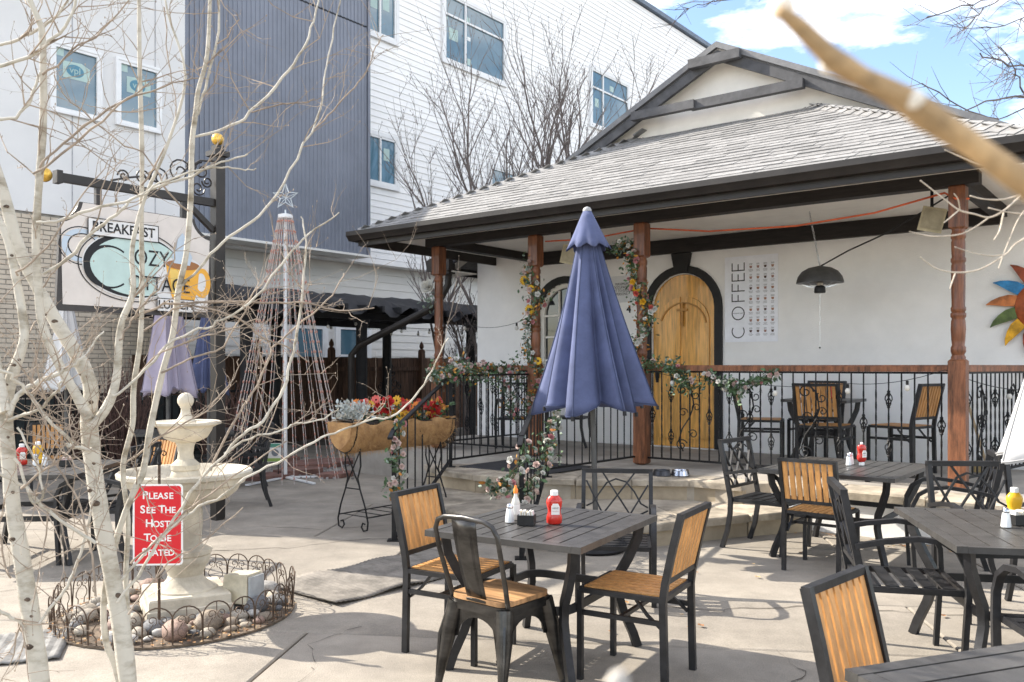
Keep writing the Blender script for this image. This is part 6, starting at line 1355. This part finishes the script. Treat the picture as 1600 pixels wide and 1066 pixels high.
A_li = [([(305, 186, 8), (320, 140, 7), (338, 70, 6), (345, -20, 5)], DA + .28, DA + .3),
        ([(300, 215, 7), (352, 200, 7), (392, 175, 7), (443, 121, 7), (471, 79, 6), (491, 34, 5), (500, -20, 4)], DA + .25, DA + .5),
        ([(392, 175, 4), (440, 162, 4), (480, 160, 3), (493, 154, 2)], DA + .3, DA + .3),
        ([(68, 427, 8), (106, 404, 9), (151, 359, 8), (190, 330, 7), (217, 305, 6), (300, 275, 6), (345, 255, 5), (386, 240, 4)], DA - .05, DA + .1),
        ([(57, 347, 6), (90, 345, 8), (140, 328, 8), (217, 308, 6), (262, 280, 5), (333, 262, 5), (372, 264, 4), (400, 264, 3)], DA - .1, DA),
        ([(60, 262, 6), (99, 225, 6), (169, 172, 6), (253, 135, 4), (310, 122, 3)], DA - .1, DA), ([(52, 272, 6), (141, 203, 6), (200, 155, 5), (230, 130, 3)], DA - .12, DA - .1),
        ([(68, 118, 6), (113, 82, 5), (158, 48, 4), (205, -5, 3)], DA - .1, DA), ([(-15, 72, 8), (28, 62, 8), (68, 42, 7), (93, 22, 6), (112, -20, 5)], DA, DA), ([(-15, 110, 9), (42, 90, 9), (76, 65, 8), (107, 31, 7), (125, -15, 6)], DA - .2, DA - .2), ([(-15, 188, 8), (25, 184, 8), (50, 155, 7), (63, 115, 6)], DA - .15, DA - .1),
        ([(190, 905, 7), (240, 850, 7), (300, 800, 6), (350, 774, 6), (392, 742, 6), (443, 717, 6), (491, 691, 6), (533, 672, 5), (575, 658, 5), (620, 646, 5), (648, 618, 5), (674, 579, 4), (699, 527, 3)], DA, DA + .6),
        ([(185, 940, 8), (215, 900, 8), (260, 830, 8), (310, 755, 8), (350, 711, 7), (378, 680, 8), (409, 658, 8), (443, 607, 8), (457, 556, 7), (463, 522, 7), (471, 475, 6), (478, 377, 5), (470, 340, 3)], DA, DA + .4),
        ([(350, 711, 7), (392, 684, 5), (434, 675, 5), (465, 662, 4), (508, 653, 4), (530, 638, 3)], DA + .2, DA + .4), ([(330, 735, 6), (367, 655, 6), (395, 615, 6), (420, 562, 6), (430, 540, 5), (477, 500, 5), (520, 460, 4), (536, 425, 3)], DA + .2, DA + .4),
        ([(222, 520, 5), (260, 490, 5), (300, 478, 5), (372, 498, 5), (406, 525, 5), (448, 542, 4), (482, 566, 3)], DA + .15, DA + .3), ([(196, 500, 6), (230, 487, 6), (270, 474, 6), (350, 472, 6), (434, 472, 5), (485, 475, 5), (530, 486, 4), (586, 482, 3)], DA + .1, DA + .4),
        ([(176, 620, 7), (215, 590, 7), (262, 540, 7), (310, 515, 6), (350, 500, 6), (401, 464, 6), (449, 402, 6), (482, 368, 5), (530, 332, 3)], DA, DA + .3), ([(280, 450, 7), (310, 420, 7), (350, 377, 7), (395, 345, 7), (434, 303, 6), (471, 231, 6), (488, 205, 5), (502, 158, 5), (508, 113, 4), (519, 62, 4), (533, -10, 3)], DA + .2, DA + .5),
        ([(488, 206, 4), (513, 180, 4), (547, 144, 4), (572, 113, 3), (588, 75, 3), (597, 55, 2)], DA + .4, DA + .5), ([(145, 705, 12), (120, 700, 11), (104, 695, 10)], DA, DA - .1), ([(253, 585, 6), (300, 560, 5), (350, 540, 5), (390, 470, 4), (420, 430, 3)], DA + .1, DA + .3),
        ([(208, 600, 5), (240, 560, 5), (300, 530, 5), (345, 520, 4), (400, 500, 3)], DA + .1, DA), ([(222, 290, 5), (240, 262, 5), (262, 225, 4), (275, 170, 3), (262, 90, 3), (258, 10, 3)], DA + .1, DA + .2), ([(192, 730, 5), (240, 690, 5), (290, 660, 4), (325, 640, 4), (365, 590, 3), (372, 560, 2)], DA + .2, DA + .3),
        ([(204, 880, 6), (240, 850, 5), (275, 812, 5), (330, 770, 5), (400, 720, 4), (447, 690, 3)], DA - .1, DA), ([(200, 960, 5), (225, 925, 5), (262, 880, 4), (310, 850, 4), (380, 795, 3)], DA - .15, DA - .1), ([(186, 534, 6), (205, 500, 5), (228, 470, 5), (262, 430, 4), (275, 380, 3)], DA, DA),
        ([(296, 330, 5), (262, 300, 5), (232, 250, 4), (180, 215, 4), (110, 160, 3), (85, 118, 3)], DA + .1, DA), ([(150, 930, 6), (130, 800, 5), (100, 745, 5), (60, 700, 4), (30, 690, 3)], DA - .2, DA - .2)]
aspen('white-barked tree with the sweeping bare branches in the left foreground', (PD(214, 1230, DA).x, DA, 0), A_tr, A_li, DA, 8)
DB = 3.05
B_tr = [([(84, 1265, 40), (62, 1066, 38), (48, 960, 36), (32, 860, 33), (20, 790, 30), (12, 700, 28), (8, 640, 29), (18, 590, 24), (31, 554, 20), (38, 523, 18), (33, 478, 17), (24, 430, 16), (10, 370, 15), (-15, 320, 13)], DB, DB + .2),
        ([(10, 645, 22), (0, 600, 22), (-12, 540, 20), (-25, 480, 18)], DB, DB + .1)]
B_li = [([(12, 650, 15), (24, 625, 14), (42, 606, 14), (70, 594, 13), (93, 582, 11), (121, 568, 9), (140, 545, 6), (160, 520, 4)], DB, DB + .1), ([(10, 655, 10), (35, 650, 9), (60, 640, 8), (85, 615, 7), (95, 595, 5)], DB, DB - .1),
        ([(-15, 575, 8), (15, 585, 8), (38, 610, 9), (65, 645, 9), (90, 670, 9), (115, 690, 8)], DB - .2, DB), ([(25, 715, 8), (50, 780, 8), (65, 775, 6), (55, 720, 6), (28, 668, 6)], DB - .1, DB - .1), ([(-10, 738, 8), (30, 755, 9), (66, 790, 9), (105, 820, 9), (150, 850, 9)], DB - .1, DB), ([(33, 765, 7), (62, 740, 6), (90, 720, 5), (112, 700, 4), (128, 680, 3)], DB - .1, DB - .1),
        ([(62, 972, 8), (95, 930, 8), (115, 895, 8), (135, 830, 7), (148, 770, 5), (160, 735, 4)], DB, DB + .1), ([(-10, 950, 9), (20, 965, 9), (40, 985, 8)], DB - .05, DB), ([(14, 905, 5), (5, 860, 5), (-8, 820, 5)], DB, DB), ([(24, 430, 6), (60, 400, 5), (110, 330, 4), (150, 280, 3), (170, 250, 2)], DB + .1, DB + .1)]
aspen('leaning white-barked tree at the very left edge', (PD(84, 1265, DB).x, DB, 0), B_tr, B_li, DB, 9)
# near, out-of-focus twigs from a tree beside the camera
nb = Vector((1.38, .90, 0)); NB = thing('young_tree', 'young tree beside the camera, its blurred branch and pale twigs reaching in from the right', 'tree', nb)
MB().tube([(0, 0, 0), (.02, -.01, .8), (-.01, .02, 1.6), (.03, 0, 2.6), (.0, .04, 3.6)], [.045, .038, .032, .022, .008], 10).build('trunk', bark, NB, 80)
MB().tube([Vector((1.375, .91, 1.15)) - nb, Vector((.85, .62, 1.42)) - nb, PD(1760, 400, .36) - nb], [.014, .010, .0067], 8).build('limb', MATS.get('tan_bark') or bark, NB, 80)
MB().tube([Vector((1.375, .92, 1.55)) - nb, Vector((1.30, 1.35, 1.85)) - nb, PD(1720, 240, 1.7) - nb], [.012, .009, .0035], 8).build('limb', bark, NB, 80)
MB().tube([Vector((1.375, .92, 1.75)) - nb, Vector((1.32, 1.40, 1.86)) - nb, PD(1720, 320, 1.7) - nb], [.010, .007, .003], 6).build('limb', bark, NB, 80)
MB().tube([Vector((1.38, .92, 1.9)) - nb, Vector((1.32, 1.40, 2.02)) - nb, PD(1720, 210, 1.7) - nb], [.010, .007, .003], 6).build('limb', bark, NB, 80)
MB().tube([Vector((1.375, .90, .95)) - nb, Vector((.6, .35, 1.28)) - nb, Vector((.12, .275, 1.40)) - nb, PD(968, 1130, .27) - nb], [.009, .006, .004, .0035], 6).build('limb', bark, NB, 80)
P_, R_ = curve_pts(px_branch([(1760, 400, 50), (1600, 285, 42), (1520, 228, 38), (1450, 182, 46), (1418, 158, 42), (1350, 122, 32), (1318, 104, 38), (1288, 80, 32), (1245, 38, 27), (1216, 16, 16)], .36, .34))
MB().tube([p - nb for p in P_], R_, 10).build('near_branch', M('tan_bark', (.50, .335, .17), .75, var=.25, scale=45, bump=.3, bscale=200), NB, 80)
for (x, y) in ((1425, 158), (1300, 98), (1222, 12)): c = PD(x, y, .35); k = MB(); k.ball(c - nb, .0055, 8, (1, 1, .9)); k.build('bud_scar', M('pale_bud', (.78, .72, .62), .8), NB, 60)
bb_ = PD(968, 1130, .27)
P_, R_ = curve_pts([(bb_.x, bb_.y, bb_.z, .0035)] + px_branch([(968, 1100, 26), (966, 1072, 40), (968, 1056, 30), (970, 1046, 8)], .27)); MB().tube([p - nb for p in P_], R_, 8).build('bud', M('grey_bud', (.36, .34, .31), .8), NB, 80)
for pl in ([(1720, 240, 7), (1640, 270, 6), (1600, 302, 6), (1586, 314, 5), (1566, 331, 5), (1545, 340, 4), (1524, 335, 4), (1500, 329, 4), (1479, 314, 3), (1438, 282, 3)], [(1545, 340, 4), (1524, 355, 4), (1504, 365, 3), (1479, 369, 3), (1452, 369, 3), (1421, 362, 2)], [(1720, 320, 6), (1600, 373, 5), (1572, 397, 4), (1531, 421, 4), (1493, 426, 4), (1462, 419, 3), (1438, 402, 2)], [(1600, 303, 4), (1566, 312, 4), (1535, 311, 3), (1516, 306, 3)], [(1568, 333, 4), (1562, 360, 4), (1553, 375, 3)], [(1493, 426, 3), (1488, 440, 3), (1484, 452, 2)], [(1572, 397, 3), (1550, 400, 3), (1520, 395, 2), (1492, 386, 2)], [(1600, 335, 4), (1570, 331, 3), (1545, 325, 3)], [(1500, 329, 3), (1497, 312, 3), (1491, 303, 2)], [(1498, 329, 3), (1485, 340, 3), (1475, 348, 2)], [(1650, 300, 4), (1600, 330, 3), (1575, 380, 3), (1560, 420, 2)], [(1720, 210, 5), (1600, 256, 4), (1540, 260, 4), (1500, 245, 3), (1476, 234, 2)]):
    P_, R_ = curve_pts(px_branch(pl, 1.7, 1.65)); R_ = [r * .68 for r in R_]; MB().tube([p - nb for p in P_], R_, 5).build('twig', M('white_twig', (.52, .45, .36), .8, var=.15, scale=30), NB, 80)
# ---------------------------------------------------------------- bare trees behind
def bare_tree(label, base, h, seed, nl, spread, mat=darkbark, lean=(0, 0), r0=.09, tw=9):
    rt_ = random.Random(seed); T = thing('bare_tree', label, 'tree', base, 0, 'bare trees behind the cottage')
    fork = h * .22; MB().tube([(0, 0, 0), (.02, 0, fork * .5), (0, .02, fork), (lean[0] * .1, lean[1] * .1, fork + .5)], [r0 * 1.2, r0, r0 * .9, r0 * .6], 8).build('trunk', mat, T, 80)
    mb = MB()
    def grow(p, d, L, r, lev):
        n = max(4, int(L / .28)); pts = [p]; q = p.copy(); dd = d.copy(); rs = [r]
        for k in range(n):
            dd = (dd + Vector((rt_.gauss(0, .10), rt_.gauss(0, .10), rt_.gauss(.05, .06)))).normalized(); q = q + dd * (L / n); pts.append(q.copy()); rs.append(r * (1 - .80 * (k + 1) / n))
        mb.tube(pts, rs, 5 if lev == 0 else 4)
        if lev < 3:
            m = int({0: tw, 1: 4, 2: 1.2}[lev] * (L / (h * .6) if lev == 0 else 1) + rt_.random())
            for k in range(max(1, m)):
                i = rt_.randrange(max(1, n // 4), n); az = rt_.uniform(0, 6.28); sd = Vector((math.cos(az), math.sin(az), 0)); nd = (dd * .75 + sd * rt_.uniform(.35, .75) + Vector((0, 0, .35))).normalized(); grow(pts[i], nd, L * rt_.uniform(.22, .45), max(.0055, rs[i] * .65), lev + 1)
        else: mb.ball(pts[-1], .010, 4, (1, 1, 1.8))
    for k in range(nl):
        a = 2 * math.pi * k / nl + rt_.uniform(-.4, .4); s = spread * rt_.uniform(.4, 1.1); d = Vector((math.cos(a) * s + lean[0], math.sin(a) * s + lean[1], 1)).normalized(); grow(Vector((0, 0, fork * rt_.uniform(.7, 1.05))), d, (h - fork) * rt_.uniform(.75, 1.0), r0 * .62, 0)
    mb.build('crown', mat, T, 0); return T
def bx_tree(px, d): return Vector(((px - 800) / FPX * d, d, 0))
bare_tree('slim bare tree against the white siding, left of the others', bx_tree(688, 19.5), 7.2, 5, 4, .12, tw=8, r0=.06)
bare_tree('bare tree before the large upper window of the white building', bx_tree(775, 19.5), 8.2, 11, 5, .30, tw=10, r0=.08)
bare_tree('dense bare tree in the middle of the row behind the roof', bx_tree(835, 20.5), 9.0, 17, 6, .24, tw=11, r0=.09)
bare_tree('tallest bare tree, nearest the gable', bx_tree(905, 21.5), 10.6, 23, 5, .26, tw=11, r0=.10)
bare_tree('small bare tree seen between the pergola and the cottage corner', bx_tree(728, 17.2), 3.6, 31, 6, .30, tw=9, r0=.05)
# fine branches of a tree beyond the cottage, upper right
ts = PD(1900, 330, 15); TS = thing('bare_tree', 'thin dark branches against the sky at the upper right', 'tree', (ts.x, ts.y, 0), 0, 'bare trees behind the cottage'); o0 = Vector((ts.x, ts.y, 0))
MB().tube([(0, 0, 0), (.1, 0, 3), (0, .1, ts.z + 1.5)], [.2, .16, .07], 8).build('trunk', darkbark, TS, 80)
tl_ = random.Random(9)
for pl in ([(1900, 330, 12), (1750, 230, 7), (1650, 165, 5), (1600, 150, 4), (1540, 160, 3), (1470, 190, 2.5), (1420, 200, 2)], [(1900, 300, 10), (1720, 150, 6), (1640, 125, 4), (1580, 100, 3), (1530, 85, 2)], [(1900, 250, 10), (1760, 60, 6), (1640, 5, 4), (1570, -5, 3), (1520, 5, 2.5), (1450, 28, 2)], [(1620, 160, 3), (1560, 185, 2.5), (1500, 165, 2), (1440, 130, 1.8)], [(1760, 60, 5), (1650, 20, 3), (1580, 35, 2), (1540, 40, 1.5)], [(1560, 0, 2.5), (1530, 20, 2), (1510, 45, 1.5)], [(1600, 150, 3), (1590, 115, 2), (1570, 80, 1.5)], [(1750, 230, 4), (1640, 215, 3), (1570, 200, 2), (1520, 190, 1.5)], [(1900, 100, 8), (1700, -60, 5), (1400, -30, 3), (1150, 0, 2), (1110, 5, 1.5), (1070, 14, 1.2)]):
    ctrl = px_branch(pl, 15.0, 14.4); P_, R_ = curve_pts(ctrl); P_ = [p + Vector((tl_.gauss(0, .02), tl_.gauss(0, .02), tl_.gauss(0, .02))) for p in P_]; mb = MB(); mb.tube([p - o0 for p in P_], R_, 4)
    for k in range(16):
        i = tl_.randrange(len(P_) // 3, len(P_)); d = Vector((tl_.gauss(-.6, .6), tl_.gauss(0, .4), tl_.gauss(0, .7))).normalized(); L = tl_.uniform(.2, .8); p = P_[i] - o0; q = p + d * L * .5 + Vector((0, 0, tl_.gauss(0, .05))); e = q + (d + Vector((0, 0, tl_.gauss(0, .4)))).normalized() * L * .5; mb.tube([p, q, e], [.007, .0055, .003], 3)
        mb.tube([q, q + Vector((tl_.gauss(-.1, .2), 0, tl_.gauss(0, .2)))], [.005, .0025], 3)
    mb.build('branch', darkbark, TS, 0)
